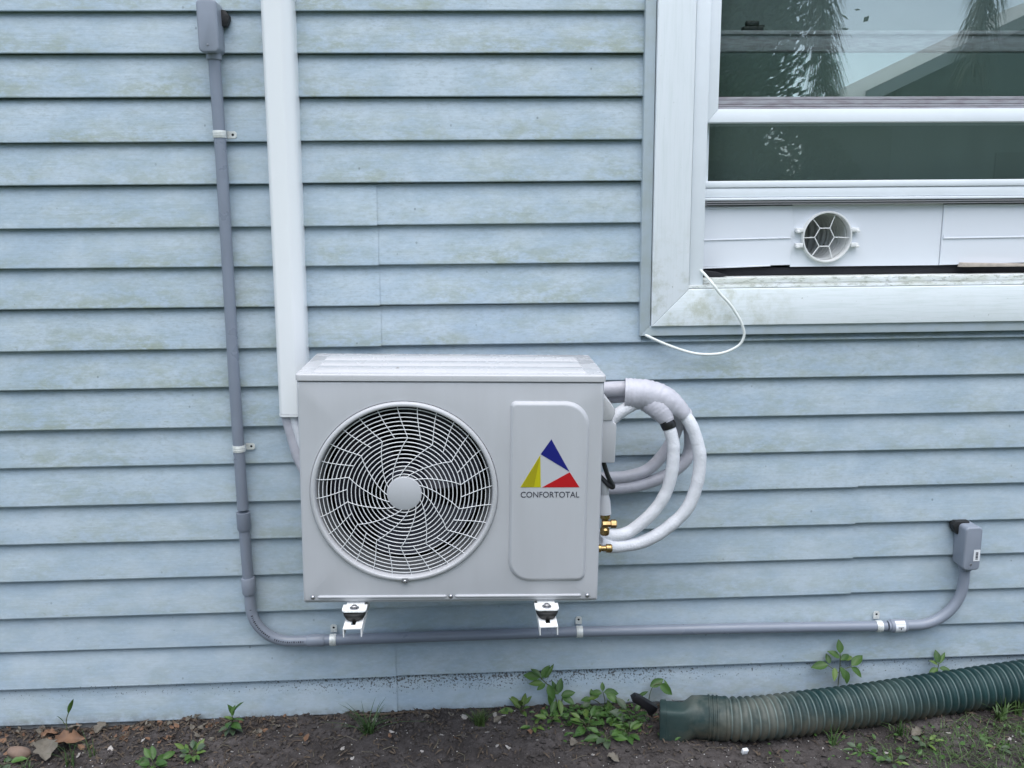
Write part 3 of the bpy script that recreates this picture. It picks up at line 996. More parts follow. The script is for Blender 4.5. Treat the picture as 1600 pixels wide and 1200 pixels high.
# raised panel on the right
def rounded(x0, x1, z0, z1, rbl, rbr, rtr, rtl, n=8):
    out = []
    for (cx, cz, r, s) in ((x0 + rbl, z0 + rbl, rbl, PI), (x1 - rbr, z0 + rbr, rbr, 1.5 * PI), (x1 - rtr, z1 - rtr, rtr, 0), (x0 + rtl, z1 - rtl, rtl, 0.5 * PI)):
        for k in range(n + 1):
            a = s + 0.5 * PI * k / n
            out.append((cx + r * math.cos(a), cz + r * math.sin(a)))
    return out
PX0, PX1, PZ0, PZ1 = 0.1285, 0.3035, 0.0480, 0.4665
def loft(loops):
    mb = MB()
    m = len(loops[0])
    mb.v = [p for lp in loops for p in lp]
    for L in range(len(loops) - 1):
        for i in range(m):
            j = (i + 1) % m
            mb.f.append((L * m + i, L * m + j, (L + 1) * m + j, (L + 1) * m + i))
    mb.f.append(tuple((len(loops) - 1) * m + i for i in range(m)))
    return mb
lps = []
for ins, y in ((0.0, -0.0001), (0.0005, -0.0012), (0.0035, -0.0042), (0.0062, -0.0066), (0.0080, -0.0074), (0.0100, -0.0076)):
    lps.append([(x, YF + y, z) for x, z in rounded(PX0 + ins * 0.8, PX1 - ins * 0.8, PZ0 + ins, PZ1 - ins, 0.046 - ins * 0.5, 0.016 - ins * 0.5, 0.055 - ins * 0.5, 0.011 - ins * 0.5)])
ep = obj('embossed_panel', loft(lps), MAT['acw'], ac, local=True, smooth=40)
YL = YF - 0.0076 - 0.0006
def tri(pts, m, name='logo_triangle', y=YL):
    mb = MB()
    mb.prism([al(*p) for p in pts], y, YF - 0.0075)
    obj(name, mb, m, ep, local=True, smooth=0)
tri([(0.1782, 0.8818), (0.2182, 0.8070), (0.1543, 0.8483)], MAT['blue'])
tri([(0.2190, 0.8055), (0.2410, 0.7703), (0.1572, 0.7718)], MAT['red'])
tri([(0.1535, 0.8465), (0.1545, 0.7722), (0.1088, 0.7732)], MAT['yellow'])
tri([(0.1528, 0.8435), (0.1390, 0.7745), (0.1105, 0.7737)], MAT['yellow2'], y=YL - 0.0004)
fc = bpy.data.curves.new('brand_lettering', 'FONT')
fc.body = 'CONFORTOTAL'
fc.size = 0.016
fc.extrude = 0.0003
to = bpy.data.objects.new('brand_lettering', fc)
C.objects.link(to)
dg = bpy.context.evaluated_depsgraph_get()
tm = bpy.data.meshes.new_from_object(to.evaluated_get(dg))
bpy.data.objects.remove(to)
mnx, mxx = min(v.co.x for v in tm.vertices), max(v.co.x for v in tm.vertices)
mny, mxy = min(v.co.y for v in tm.vertices), max(v.co.y for v in tm.vertices)
la, lb = al(0.1095, 0.749), al(0.2405, 0.749)
for v in tm.vertices:
    v.co = Vector((la[0] + (v.co.x - mnx) / (mxx - mnx) * (lb[0] - la[0]), YL + 0.0002 - v.co.z, la[1] + 0.0005 + (v.co.y - mny) / (mxy - mny) * 0.0134))
tm.materials.clear()
tm.materials.append(MAT['ink'])
tm.name = 'brand_lettering'
lo_ = bpy.data.objects.new('brand_lettering', tm)
C.objects.link(lo_)
lo_.parent = ep
# bottom beads and screws on the front panel
for xa, xb in ((-0.351, -0.061), (-0.041, 0.247)):
    mb = MB()
    p, q = al(xa, 0.5205), al(xb, 0.513)
    zz = 0.0125
    mb.tube([(p[0], YF - 0.0002, zz), (p[0] + 0.004, YF - 0.0006, zz), (q[0] - 0.004, YF - 0.0006, zz), (q[0], YF - 0.0002, zz)], [0.0015, 0.0036, 0.0036, 0.0015], 12)
    obj('panel_bead', mb, MAT['acw'], ac, local=True, smooth=60)
for px in (-0.362, -0.051, 0.2615):
    x, _ = al(px, 0.515)
    mb = MB()
    mb.lathe([(0.0001, -0.0042), (0.0022, -0.0040), (0.0045, -0.0022), (0.0051, 0.0)], (x, YF, 0.0118), 'y', 16)
    mb.box(x - 0.0026, x + 0.0026, YF - 0.0047, YF - 0.0038, 0.0113, 0.0123)
    obj('screw', mb, MAT['steel'], ac, local=True)
# feet under the case
for px in (-0.2665, 0.1665):
    x, _ = al(px, 0.508)
    mb = MB()
    bm = bmesh.new()
    bmesh.ops.create_cube(bm, size=1)
    for v in bm.verts:
        v.co = Vector((x + v.co.x * 0.054, -0.165 + v.co.y * 0.036, -0.0065 + v.co.z * 0.003))
    bmesh.ops.bevel(bm, geom=[e for e in bm.edges if abs(e.verts[0].co.z - e.verts[1].co.z) > 0.001 and e.verts[0].co.y < -0.17], offset=0.010, segments=4, profile=0.5, affect='EDGES')
    mb.bm(bm)
    mb.box(x - 0.020, x + 0.020, -0.150, 0.15, -0.0049, -0.0043)
    ft = obj('foot', mb, MAT['bracket'], ac, local=True)
    mb = MB()
    mb.lathe([(0.0105, 0), (0.0105, 0.0016), (0.0070, 0.0017)], (x, -0.167, -0.0049), 'z', 20)
    mb.lathe([(0.0068, 0.0016), (0.0068, 0.0060), (0.0055, 0.0068), (0.0001, 0.0070)], (x, -0.167, -0.0049), 'z', 6)
    obj('bolt', mb, MAT['steel'], ft, local=True)
# valve cover on the right side
mb = MB()
x0 = hw - 0.0005
mb.prism([(x0, 0.3160), (x0 + 0.0330, 0.3150), (x0 + 0.0355, 0.3175), (x0 + 0.0368, 0.3990), (x0 + 0.0355, 0.4060), (x0 + 0.0290, 0.4100), (x0 + 0.0270, 0.4160), (x0, 0.4180)], -0.108, 0.07, 0.003)
vc = obj('terminal_cover', mb, MAT['acw'], ac, local=True)
mb = MB()
mb.prism([(x0, 0.4140), (x0 + 0.0255, 0.4145), (x0 + 0.0325, 0.4300), (x0 + 0.0318, 0.4390), (x0 + 0.0225, 0.4540), (x0 + 0.0100, 0.4670), (x0, 0.4740)], -0.112, 0.05, 0.005)
obj('cover_handle', mb, MAT['actop'], vc, local=True)
# service valves
sv = MB()
vx, vz = al(0.3235, 0.644)
sv.lathe([(0.0001, 0.0), (0.0185, 0.0), (0.0150, 0.030), (0.0105, 0.047), (0.0110, 0.048), (0.0110, 0.082), (0.0001, 0.083)], (vx - 0.012, -0.045, vz + 0.0275), 'z', 20)
vb = obj('valve_mount', sv, MAT['acw'], ac, local=True)
mb = MB()
mb.lathe([(0.0095, -0.026), (0.0115, -0.022), (0.0115, -0.012), (0.0085, -0.008), (0.0085, 0.012), (0.012, 0.016), (0.012, 0.024)], (vx - 0.008, -0.045, vz), 'z', 18)
mb.lathe([(0.0001, 0.0245), (0.0085, 0.0235), (0.0105, 0.021), (0.0105, 0.0095), (0.0075, 0.0085), (0.0075, -0.010)], (vx - 0.0045, -0.050, vz + 0.003), 'x', 6)
v1 = obj('service_valve', mb, MAT['brass'], ac, local=True)
vx2, vz2 = al(0.3160, 0.5865)
mb = MB()
mb.lathe([(0.0001, 0.019), (0.0085, 0.018), (0.0105, 0.015), (0.0105, 0.004), (0.0068, 0.003), (0.0068, -0.008), (0.0095, -0.009), (0.0095, -0.022)], (vx2 - 0.002, -0.052, vz2), 'x', 18)
v2 = obj('service_valve', mb, MAT['brass'], ac, local=True)

# tiny dead leaf on the cover
def leaf_mesh(name, L, Wd, fold=0.18, droop=0.25, mat=None, n=6, wavy=0.0, peak=0.42):
    vs, fs = [], []
    for i in range(n + 1):
        t = i / n
        w = Wd * 0.5 * (math.sin(PI * min(1, t ** (math.log(0.5) / math.log(peak)))) ** 0.85 if 0 < t < 1 else 0.02)
        y = L * t
        z = -droop * L * t * t
        k = wavy * math.sin(7 * t + 1.3)
        w *= 1 + (0.45 * wavy * math.sin(19 * t + 0.7) if wavy > 0.2 else 0)
        vs += [(-w, y, z + fold * w + k * w), (-w * 0.5, y, z + fold * w * 0.35 + k * w * 0.3), (0, y, z), (w * 0.5, y, z + fold * w * 0.35 - k * w * 0.3), (w, y, z + fold * w - k * w)]
    for i in range(n):
        for j in range(4):
            fs.append((i * 5 + j, i * 5 + j + 1, (i + 1) * 5 + j + 1, (i + 1) * 5 + j))
    me = bpy.data.meshes.new(name)
    me.from_pydata(vs, [], fs)
    me.materials.append(mat)
    me.shade_smooth()
    return me
def lmat(loc, az, el, roll=0.0, s=1.0):
    """matrix for a leaf whose long axis points to azimuth az (0 = +X), elevation el"""
    return Matrix.Translation(loc) @ Matrix.Rotation(az - PI / 2, 4, 'Z') @ Matrix.Rotation(el, 4, 'X') @ Matrix.Rotation(roll, 4, 'Y') @ Matrix.Diagonal((s, s, s, 1))
def loose_leaf(name, me, loc, az, el, roll, s, label, cat='leaf', group=None):
    o = bpy.data.objects.new(name, me)
    C.objects.link(o)
    o.matrix_world = lmat(Vector(loc), az, el, roll, s)
    o['label'] = label
    o['category'] = cat
    if group:
        o['group'] = group
    return o
tiny = leaf_mesh('dead_leaf', 0.018, 0.007, 0.6, 0.2, MAT['deadg'])
loose_leaf('dead_leaf', tiny, (-0.165, -0.325, 1.0365), 0.1, 0.1, 0, 1, 'tiny dry leaf lying on top of the air conditioner')

# ------------------------------------------------------------------ brackets carrying the unit
def bracket(px, zt, label):
    b = empty('wall_bracket', (px, 0, zt), label, 'bracket', 'white brackets under the air conditioner')
    y0, y1, w, th = -0.442, 0.004, 0.041, 0.0022
    mb = MB()
    s = 0.0052                                                         # half width of the slot
    ya, yb = y0 + 0.018, -0.30
    mb.box(px - w / 2, px - s, y0, y1, zt - th, zt)
    mb.box(px + s, px + w / 2, y0, y1, zt - th, zt)
    mb.box(px - s, px + s, y0, ya, zt - th, zt)
    mb.box(px - s, px + s, yb, y1, zt - th, zt)
    for sx in (-1, 1):
        xa = px + sx * (w / 2)
        mb.box(min(xa, xa - sx * th), max(xa, xa - sx * th), y0, y1, zt - 0.020, zt - th)
    obj('arm', mb, MAT['bracket'], b, smooth=0)
    mb = MB()
    mb.box(px - w / 2, px + w / 2, -0.008, -0.0035, zt + 0.003, zt + 0.42)
    mb.box(px - w / 2 - 0.002, px - w / 2 - 0.0002, -0.035, -0.0035, zt + 0.003, zt + 0.42)
    obj('upright', mb, MAT['bracket'], b, smooth=0)
    # rubber buffer between arm and foot
    mb = MB()
    cy = -0.391
    mb.lathe([(0.012, 0.0), (0.019, 0.0008), (0.0245, 0.010), (0.0255, 0.0155), (0.0235, 0.0185), (0.010, 0.0190)], (px, cy, zt + 0.0003), 'z', 28)
    mb.lathe([(0.0062, -0.014), (0.0062, 0.001)], (px, cy, zt), 'z', 14)
    obj('rubber_buffer', mb, MAT['rubber'], b, smooth=45)
    return b
bracket(-0.2665, 0.4800, 'white slotted steel bracket arm with rubber buffer under the fan side')
bracket(0.1665, 0.4708, 'white slotted steel bracket arm with rubber buffer under the logo side')

# ------------------------------------------------------------------ refrigerant pipes
ls = empty('refrigerant_pipes', (0.45, -0.12, 0.7), 'white insulated refrigerant pipes coiled beside the air conditioner and taped together', 'pipes')
def pipe(pts, r, mat, name='insulated_pipe', n=8, seg=18, lab=None, wob=0.0):
    mb = MB()
    path = catmull(pts, n)
    rs = [r * (1 + wob * noise.noise((i * 0.35, r * 100, 3))) for i in range(len(path))]
    mb.tube(path, rs, seg)
    return obj(name, mb, mat, ls, smooth=60, label=lab)
pipe([(0.303, -0.25, 0.592), (0.335, -0.23, 0.5725), (0.372, -0.21, 0.567), (0.414, -0.20, 0.5695), (0.458, -0.20, 0.590), (0.503, -0.20, 0.625), (0.533, -0.20, 0.662), (0.552, -0.20, 0.719), (0.5575, -0.198, 0.779), (0.549, -0.195, 0.826), (0.533, -0.19, 0.867), (0.505, -0.18, 0.905), (0.470, -0.165, 0.933)], 0.0158, MAT['insul'], wob=0.06)
pipe([(0.300, -0.235, 0.604), (0.326, -0.22, 0.598), (0.360, -0.21, 0.594), (0.395, -0.20, 0.604), (0.443, -0.20, 0.646), (0.475, -0.20, 0.696), (0.489, -0.20, 0.753), (0.492, -0.198, 0.806), (0.487, -0.195, 0.838), (0.476, -0.19, 0.870), (0.458, -0.18, 0.900), (0.43, -0.165, 0.925)], 0.0155, MAT['insul'], wob=0.06)
pipe([(0.535, -0.13, 0.88), (0.556, -0.085, 0.84), (0.567, -0.06, 0.777), (0.554, -0.06, 0.735), (0.506, -0.06, 0.698), (0.436, -0.06, 0.674), (0.356, -0.06, 0.667), (0.20, -0.055, 0.667), (0.0, -0.05, 0.70)], 0.0162, MAT['tape'])
pipe([(0.512, -0.13, 0.90), (0.528, -0.09, 0.85), (0.521, -0.065, 0.80), (0.497, -0.060, 0.755), (0.459, -0.060, 0.716), (0.413, -0.060, 0.700), (0.361, -0.060, 0.696), (0.20, -0.055, 0.70), (0.0, -0.05, 0.735)], 0.0155, MAT['tape'])
pipe([(0.05, -0.05, 0.90), (0.20, -0.07, 0.925), (0.309, -0.125, 0.941), (0.333, -0.13, 0.943), (0.382, -0.14, 0.946), (0.42, -0.15, 0.942)], 0.0190, MAT['tape'])
pipe([(0.05, -0.04, 0.87), (0.20, -0.06, 0.90), (0.313, -0.10, 0.913), (0.342, -0.105, 0.916), (0.41, -0.13, 0.925)], 0.0145, MAT['tape'])
pipe([(0.318, -0.165, 0.835), (0.332, -0.170, 0.858), (0.347, -0.172, 0.878), (0.371, -0.172, 0.898), (0.40, -0.166, 0.912), (0.425, -0.160, 0.918)], 0.0150, MAT['insul'])
# the wrapped bundle: a sleeve that widens over all three runs and forks
def sleeve(path, rx, rz, name, mat):
    mb = MB()
    path = [Vector(p) for p in path]
    seg = 26
    vs = []
    n = len(path)
    for i, p in enumerate(path):
        t = (path[min(i + 1, n - 1)] - path[max(i - 1, 0)]).normalized()
        side = Vector((0, -1, 0))
        side = (side - t * side.dot(t)).normalized()
        up = side.cross(t)
        for k in range(seg):
            a = 2 * PI * k / seg
            cr = 1 + 0.035 * noise.noise((i * 0.9, math.cos(a) * 1.2, math.sin(a) * 1.2)) + 0.022 * math.sin(i * 2.4 + 2 * math.sin(a)) + 0.02 * noise.noise((i * 2.3, math.cos(a) * 2, math.sin(a) * 2))
            vs.append(p + (up * math.cos(a) * rz[i] + side * math.sin(a) * rx[i]) * cr)
    fs = []
    for i in range(n - 1):
        for k in range(seg):
            k2 = (k + 1) % seg
            fs.append((i * seg + k, i * seg + k2, (i + 1) * seg + k2, (i + 1) * seg + k))
    mb.add(vs, fs)
    return obj(name, mb, mat, ls, smooth=60)
def lin(vals, n):
    out = []
    for i in range(n):
        t = i / (n - 1) * (len(vals) - 1)
        k = min(int(t), len(vals) - 2)
        out.append(vals[k] + (vals[k + 1] - vals[k]) * (t - k))
    return out
pth = catmull([(0.377, -0.157, 0.9375), (0.400, -0.160, 0.9365), (0.428, -0.164, 0.9345), (0.455, -0.170, 0.9285), (0.480, -0.176, 0.9185), (0.505, -0.182, 0.9015), (0.5215, -0.186, 0.886)], 6)
sleeve(pth, lin([0.034, 0.034, 0.034, 0.032, 0.028, 0.022, 0.0185], len(pth)), lin([0.0375, 0.0380, 0.0375, 0.0365, 0.0325, 0.0240, 0.0180], len(pth)), 'tape_wrap', MAT['tape'])
pth = catmull([(0.436, -0.168, 0.925), (0.452, -0.178, 0.912), (0.463, -0.184, 0.897), (0.471, -0.188, 0.884), (0.477, -0.190, 0.872)], 6)
sleeve(pth, lin([0.026, 0.026, 0.024, 0.0205, 0.0175], len(pth)), lin([0.034, 0.0325, 0.0285, 0.0225, 0.0174], len(pth)), 'tape_wrap', MAT['tape'])
mb = MB()
mb.tube([(0.4725, -0.189, 0.8785), (0.4765, -0.1905, 0.8705), (0.4795, -0.1915, 0.8640), (0.4820, -0.1925, 0.8565)], [0.0172, 0.0183, 0.0186, 0.0172], 20)
obj('black_tape_band', mb, MAT['btape'], ls)
# left end of the same pipes dropping from the cover behind the unit
pipe([(-0.466, -0.030, 0.905), (-0.464, -0.030, 0.868), (-0.452, -0.032, 0.812), (-0.440, -0.036, 0.765), (-0.415, -0.042, 0.715), (-0.36, -0.05, 0.67), (-0.2, -0.05, 0.66)], 0.0165, MAT['tape'], lab='dusty grey wrapped pipe under the line cover')
pipe([(-0.449, -0.036, 0.905), (-0.4475, -0.037, 0.868), (-0.437, -0.040, 0.825), (-0.420, -0.044, 0.775), (-0.37, -0.05, 0.72), (-0.2, -0.05, 0.71)], 0.0115, MAT['insul'])
# black power lead
mb = MB()
mb.tube(catmull([(0.290, -0.27, 0.830), (0.3045, -0.28, 0.815), (0.310, -0.28, 0.795), (0.320, -0.28, 0.765), (0.3315, -0.28, 0.7435), (0.3295, -0.28, 0.7385), (0.319, -0.28, 0.7465), (0.300, -0.275, 0.766), (0.28, -0.27, 0.78)], 6), 0.0056, 10)
obj('power_lead', mb, MAT['bcable'], label='short black cable bent out of the air conditioner side above the brass valves', cat='cable', origin=(0.30, -0.235, 0.76))

# ------------------------------------------------------------------ grey electrical conduit
cd = empty('electrical_conduit', (-0.592, -0.02, 0.25), 'grey plastic electrical conduit running down and along the wall under the unit', 'conduit')
CY, CR = -0.0205, 0.0143
def tubeobj(pts, r, name, mat, seg=20, lab=None, par=None):
    mb = MB(); mb.tube(pts, r, seg)
    return obj(name, mb, mat, par or cd, smooth=50, label=lab)
tubeobj([(-0.592, CY, 1.735), (-0.5905, CY, 1.50), (-0.5925, CY - 0.001, 1.20), (-0.5945, CY - 0.001, 0.97), (-0.5945, CY, 0.62)], CR, 'pipe', MAT['conduit'])
tubeobj([(-0.5945, CY, 0.612), (-0.5945, CY, 0.568), (-0.594, CY, 0.562)], [0.0178, 0.0178, 0.0150], 'coupling', MAT['conduit'])
tubeobj([(-0.5945, CY, 0.565), (-0.5925, CY, 0.42)], CR, 'pipe', MAT['conduit'])
tubeobj([(-0.5930, CY, 0.432), (-0.5927, CY, 0.4285), (-0.5920, CY, 0.390), (-0.5918, CY, 0.3865)], [0.0170, 0.0183, 0.0183, 0.0168], 'coupling', MAT['conduit2'])
bend = [(-0.5918, CY, 0.392)]
ctr = Vector((-0.4875, CY, 0.352))
RB = 0.104
for k in range(13):
    a = PI + k / 12 * (PI / 2)
    bend.append((ctr.x + RB * math.cos(a), CY, ctr.z + RB * math.sin(a)))
bend += [(-0.44, CY, 0.2475), (-0.40, CY, 0.2475)]
el = tubeobj(bend, CR, 'elbow', MAT['conduit2'])
# rows of printed marks along the elbow
mb = MB()
rnd = random.Random(4)
for k in range(34):
    a = PI + 0.06 + k / 33 * (PI / 2 + 0.30)
    if rnd.random() < 0.16:
        continue
    if a < 1.5 * PI:
        c = ctr + Vector((math.cos(a), 0, math.sin(a))) * (RB - 0.003)
        t = Vector((-math.sin(a), 0, math.cos(a)))
    else:
        c = Vector((ctr.x + (a - 1.5 * PI) * RB, CY, ctr.z - RB + 0.003))
        t = Vector((1, 0, 0))
    nrm = Vector((-t.z, 0, t.x))
    c.y = CY - CR - 0.0001
    hw_, hh = rnd.uniform(0.0008, 0.0016), rnd.uniform(0.0018, 0.003)
    mb.add([c - t * hw_ - nrm * hh, c + t * hw_ - nrm * hh, c + t * hw_ + nrm * hh, c - t * hw_ + nrm * hh], [(0, 1, 2, 3)])
obj('printed_marks', mb, MAT['ink'], el, smooth=0)
tubeobj([(-0.447, CY, 0.2475), (-0.443, CY, 0.2475), (-0.405, CY, 0.2478), (-0.400, CY, 0.2478)], [0.0146, 0.0165, 0.0165, 0.0150], 'coupling', MAT['conduit2'])
tubeobj([(-0.41, CY, 0.2478), (0.285, CY, 0.2500), (0.75, CY, 0.2460), (1.14, CY, 0.2400)], CR, 'pipe', MAT['conduit'])
cpl = tubeobj([(1.150, CY, 0.2398), (1.153, CY, 0.2398), (1.193, CY, 0.2398), (1.197, CY, 0.2398)], [0.0150, 0.0182, 0.0182, 0.0160], 'coupling', MAT['conduit2'])
mb = MB()
vs, fs = [], []
for i in range(7):
    a = math.radians(198 - i * 24)
    for x in (1.160, 1.188):
        vs.append((x, CY - 0.0185 * math.sin(math.radians(20 + i * 23)), 0.2398 + 0.0185 * math.cos(math.radians(20 + i * 23))))
fs = [(2 * i, 2 * i + 1, 2 * i + 3, 2 * i + 2) for i in range(6)]
mb.add(vs, fs)
obj('paper_label', mb, MAT['label'], cpl, smooth=60)
mb = MB()
mb.box(1.167, 1.182, CY - 0.0190, CY - 0.0180, 0.2415, 0.2430)
mb.box(1.1735, 1.1755, CY - 0.0192, CY - 0.0182, 0.2360, 0.2412)
obj('label_mark', mb, MAT['ink'], cpl, smooth=0)
RB2 = 0.125
ctr2 = Vector((1.2245, CY, 0.365))
bend2 = [(1.145, CY, 0.2398), (1.19, CY, 0.2399)]
for k in range(13):
    a = 1.5 * PI + k / 12 * PI / 2
    bend2.append((ctr2.x + RB2 * math.cos(a), CY, ctr2.z + RB2 * math.sin(a)))
bend2.append((1.3495, CY, 0.402))
tubeobj(bend2, CR, 'elbow', MAT['conduit2'])

def conduit_body(cx, z0, z1, fx, sticker, lab):
    """L-shaped access fitting: hollow-looking body, front cover and hub"""
    mb = MB()
    bm = bmesh.new()
    bmesh.ops.create_cube(bm, size=1)
    w = 0.046
    for v in bm.verts:
        v.co = Vector((fx + v.co.x * w, -0.024 + v.co.y * 0.046, (z0 + z1) / 2 + v.co.z * (z1 - z0)))
    bmesh.ops.bevel(bm, geom=[e for e in bm.edges if abs(e.verts[0].co.y - e.verts[1].co.y) > 0.01], offset=0.011, segments=4, profile=0.5, affect='EDGES')
    mb.bm(bm)
    body = obj('access_body', mb, MAT['conduit2'], cd, smooth=40, label=lab)
    mb = MB()
    bm = bmesh.new()
    bmesh.ops.create_cube(bm, size=1)
    for v in bm.verts:
        v.co = Vector((fx + v.co.x * (w + 0.001), -0.0525 + v.co.y * 0.0095, (z0 + z1) / 2 + v.co.z * (z1 - z0 + 0.001)))
    bmesh.ops.bevel(bm, geom=[e for e in bm.edges if abs(e.verts[0].co.y - e.verts[1].co.y) > 0.005], offset=0.011, segments=4, profile=0.5, affect='EDGES')
    bmesh.ops.bevel(bm, geom=[e for e in bm.edges if max(e.verts[0].co.y, e.verts[1].co.y) < -0.056], offset=0.0042, segments=3, profile=0.5, affect='EDGES')
    mb.bm(bm)
    obj('cover_plate', mb, MAT['conduit2'], body, smooth=40)
    mb = MB()
    mb.lathe([(0.0001, -0.0010), (0.0024, -0.0008), (0.0028, 0.0)], (fx - 0.002, -0.0575, z0 + 0.016), 'y', 12)
    obj('screw', mb, MAT['steel'], body)
    mb = MB()
    mb.lathe([(0.0165, 0.0), (0.0180, -0.002), (0.0180, -0.014), (0.0160, -0.016)], (cx, CY, z0 + 0.003), 'z', 24)
    obj('hub', mb, MAT['conduit2'], body)
    if sticker:
        mb = MB(); mb.box(fx + 0.003, fx + 0.0205, -0.0580, -0.0575, z0 + 0.026, z0 + 0.058)
        obj('sticker', mb, MAT['label'], body, smooth=0)
        mb = MB()
        for i in range(5):
            mb.box(fx + 0.0085, fx + 0.0150, -0.0585, -0.0579, z0 + 0.031 + i * 0.0044, z0 + 0.0335 + i * 0.0044 + (0.0007 if i % 2 else 0))
        obj('sticker_bars', mb, MAT['ink'], body, smooth=0)
    else:
        mb = MB()
        mb.lathe([(0.0052, -0.0004), (0.0068, -0.0008), (0.0068, 0.0)], (fx + 0.0232, -0.034, z0 + 0.048), 'x', 18)
        for i, v in enumerate(mb.v):
            mb.v[i] = (v[0], v[1], z0 + 0.048 + (v[2] - z0 - 0.048) * 1.9)
        obj('embossed_oval', mb, MAT['conduit2'], body)
conduit_body(-0.592, 1.747, 1.864, -0.5935, False, 'access fitting at the top of the conduit')
conduit_body(1.3495, 0.4125, 0.5330, 1.3455, True, 'access fitting with a white sticker at the right end')
def blob(pts, y0, y1, seed):
    mb = MB(); mb.prism(pts, y0, y1, 0.002)
    return mb
obj('black_sealant', blob([(-0.575, 1.850), (-0.562, 1.848), (-0.553, 1.836), (-0.5525, 1.828), (-0.560, 1.812), (-0.576, 1.812)], -0.014, 0.004, 1), MAT['seal'], cd)
obj('black_sealant', blob([(1.314, 0.537), (1.352, 0.537), (1.352, 0.50), (1.318, 0.502), (1.310, 0.514), (1.307, 0.527)], -0.020, 0.004, 2), MAT['seal'], cd)

# pipe straps: five one-hole clips
def strap(x, z, vertical, tx, tz, label):
    """vertical: strap on the upright run, tab to +X; otherwise tab upwards"""
    o = empty('pipe_strap', (x, 0, z), label, 'pipe strap', 'one-hole metal straps holding the conduit')
    def T(p):       # local: pipe runs along local a, tab along local b
        a, y, b = p
        return (x + b, y, z + a) if vertical else (x + a, y, z + b)
    mb = MB()
    vs, fs = [], []
    w = 0.0085
    rr = CR + 0.0004
    n = 16
    prof = []
    for i in range(n + 1):
        a = math.radians(-215 + i * 235 / n)
        prof.append((math.cos(a), math.sin(a)))
    for (c, s_) in prof:
        for wa in (-w, -w + 0.0012, w - 0.0012, w):
            for th in (0.0, 0.0014 if abs(wa) < w - 0.0005 else 0.0011):
                vs.append(T((wa, CY + s_ * (rr + th), c * (rr + th))))
    m = 8
    for i in range(n):
        for j in (0, 2, 4):
            fs.append((i * m + j, i * m + j + 2, (i + 1) * m + j + 2, (i + 1) * m + j))
            fs.append((i * m + j + 1, (i + 1) * m + j + 1, (i + 1) * m + j + 3, i * m + j + 3))
        fs.append((i * m, (i + 1) * m, (i + 1) * m + 1, i * m + 1))
        fs.append((i * m + 6, i * m + 7, (i + 1) * m + 7, (i + 1) * m + 6))
    mb.add(vs, fs)
    for wa in (-0.003, 0.003):     # two stiffening ribs
        rib = []
        for i in range(4, 14):
            c, s_ = prof[i]
            rib.append(T((wa, CY + s_ * (rr + 0.0014), c * (rr + 0.0014))))
        mb.tube(rib, 0.0008, 5)
    obj('band', mb, MAT['zinc'], o, smooth=45)
    # tab with a hole
    mb = MB()
    b0, b1 = rr - 0.001, rr + 0.0215
    pts = []
    for (u, v) in ((b0, -w), (b1 - 0.004, -w), (b1, -w + 0.004), (b1, w - 0.004), (b1 - 0.004, w), (b0, w)):
        pts.append((u, v))
    hc = ((b0 + b1) / 2 + 0.002, 0.0)
    hr_ = 0.0034
    n = 24
    ring_i, ring_o = [], []
    import itertools
    def ray(a):
        c, s_ = math.cos(a), math.sin(a)
        best = 1e9
        for (p, q) in zip(pts, pts[1:] + pts[:1]):
            ex, ey = q[0] - p[0], q[1] - p[1]
            den = c * ey - s_ * ex
            if abs(den) < 1e-12:
                continue
            t = ((p[0] - hc[0]) * ey - (p[1] - hc[1]) * ex) / den
            u = ((p[0] - hc[0]) * s_ - (p[1] - hc[1]) * c) / den
            if t > 1e-6 and -1e-6 <= u <= 1 + 1e-6:
                best = min(best, t)
        return hc[0] + best * c, hc[1] + best * s_
    angs = sorted([2 * PI * i / n for i in range(n)] + [math.atan2(v - hc[1], u - hc[0]) % (2 * PI) for u, v in pts])
    m = len(angs)
    yt0, yt1 = -0.0035, -0.0018
    for y in (yt0, yt1):
        for a in angs:
            mb.v.append(T((hr_ * math.sin(a), y, hc[0] + hr_ * math.cos(a))))
        for a in angs:
            u, v = ray(a)
            mb.v.append(T((v, y, u)))
    for i in range(m):
        j = (i + 1) % m
        mb.f += [(i, j, m + j, m + i), (2 * m + i, 3 * m + i, 3 * m + j, 2 * m + j), (i, 2 * m + i, 2 * m + j, j), (m + i, m + j, 3 * m + j, 3 * m + i)]
    obj('tab', mb, MAT['zinc'], o, smooth=0)
    mb = MB()
    c0 = T((0, 0, hc[0]))
    mb.lathe([(0.0001, 0.0006), (0.0030, 0.0008), (0.0032, 0.0016)], (c0[0], -0.0035, c0[2]), 'y', 10)
    obj('screw', mb, MAT['seal'], o)
strap(-0.591, 1.564, True, 0, 0, 'shiny metal strap on the upright conduit, left of the white line cover')
strap(-0.594, 0.784, True, 0, 0, 'dull metal strap on the upright conduit, level with the fan grille')
strap(-0.378, 0.2478, False, 0, 0, 'metal strap on the level conduit, just right of its left elbow')
strap(0.287, 0.2502, False, 0, 0, 'metal strap on the level conduit, below the right corner of the unit')
strap(1.119, 0.2402, False, 0, 0, 'metal strap on the level conduit, next to the white labelled coupling')

# ------------------------------------------------------------------ green corrugated drain pipe
dp = empty('drain_pipe', (0.49, -0.148, 0.0), 'dirty green corrugated drain pipe with a square downspout end on the soil', 'drain pipe')
axis = catmull([(0.648, -0.154, 0.058), (0.72, -0.160, 0.058), (0.85, -0.148, 0.060), (1.055, -0.122, 0.064), (1.296, -0.100, 0.080), (1.51, -0.092, 0.101), (1.85, -0.088, 0.135), (2.3, -0.088, 0.15)], 60)
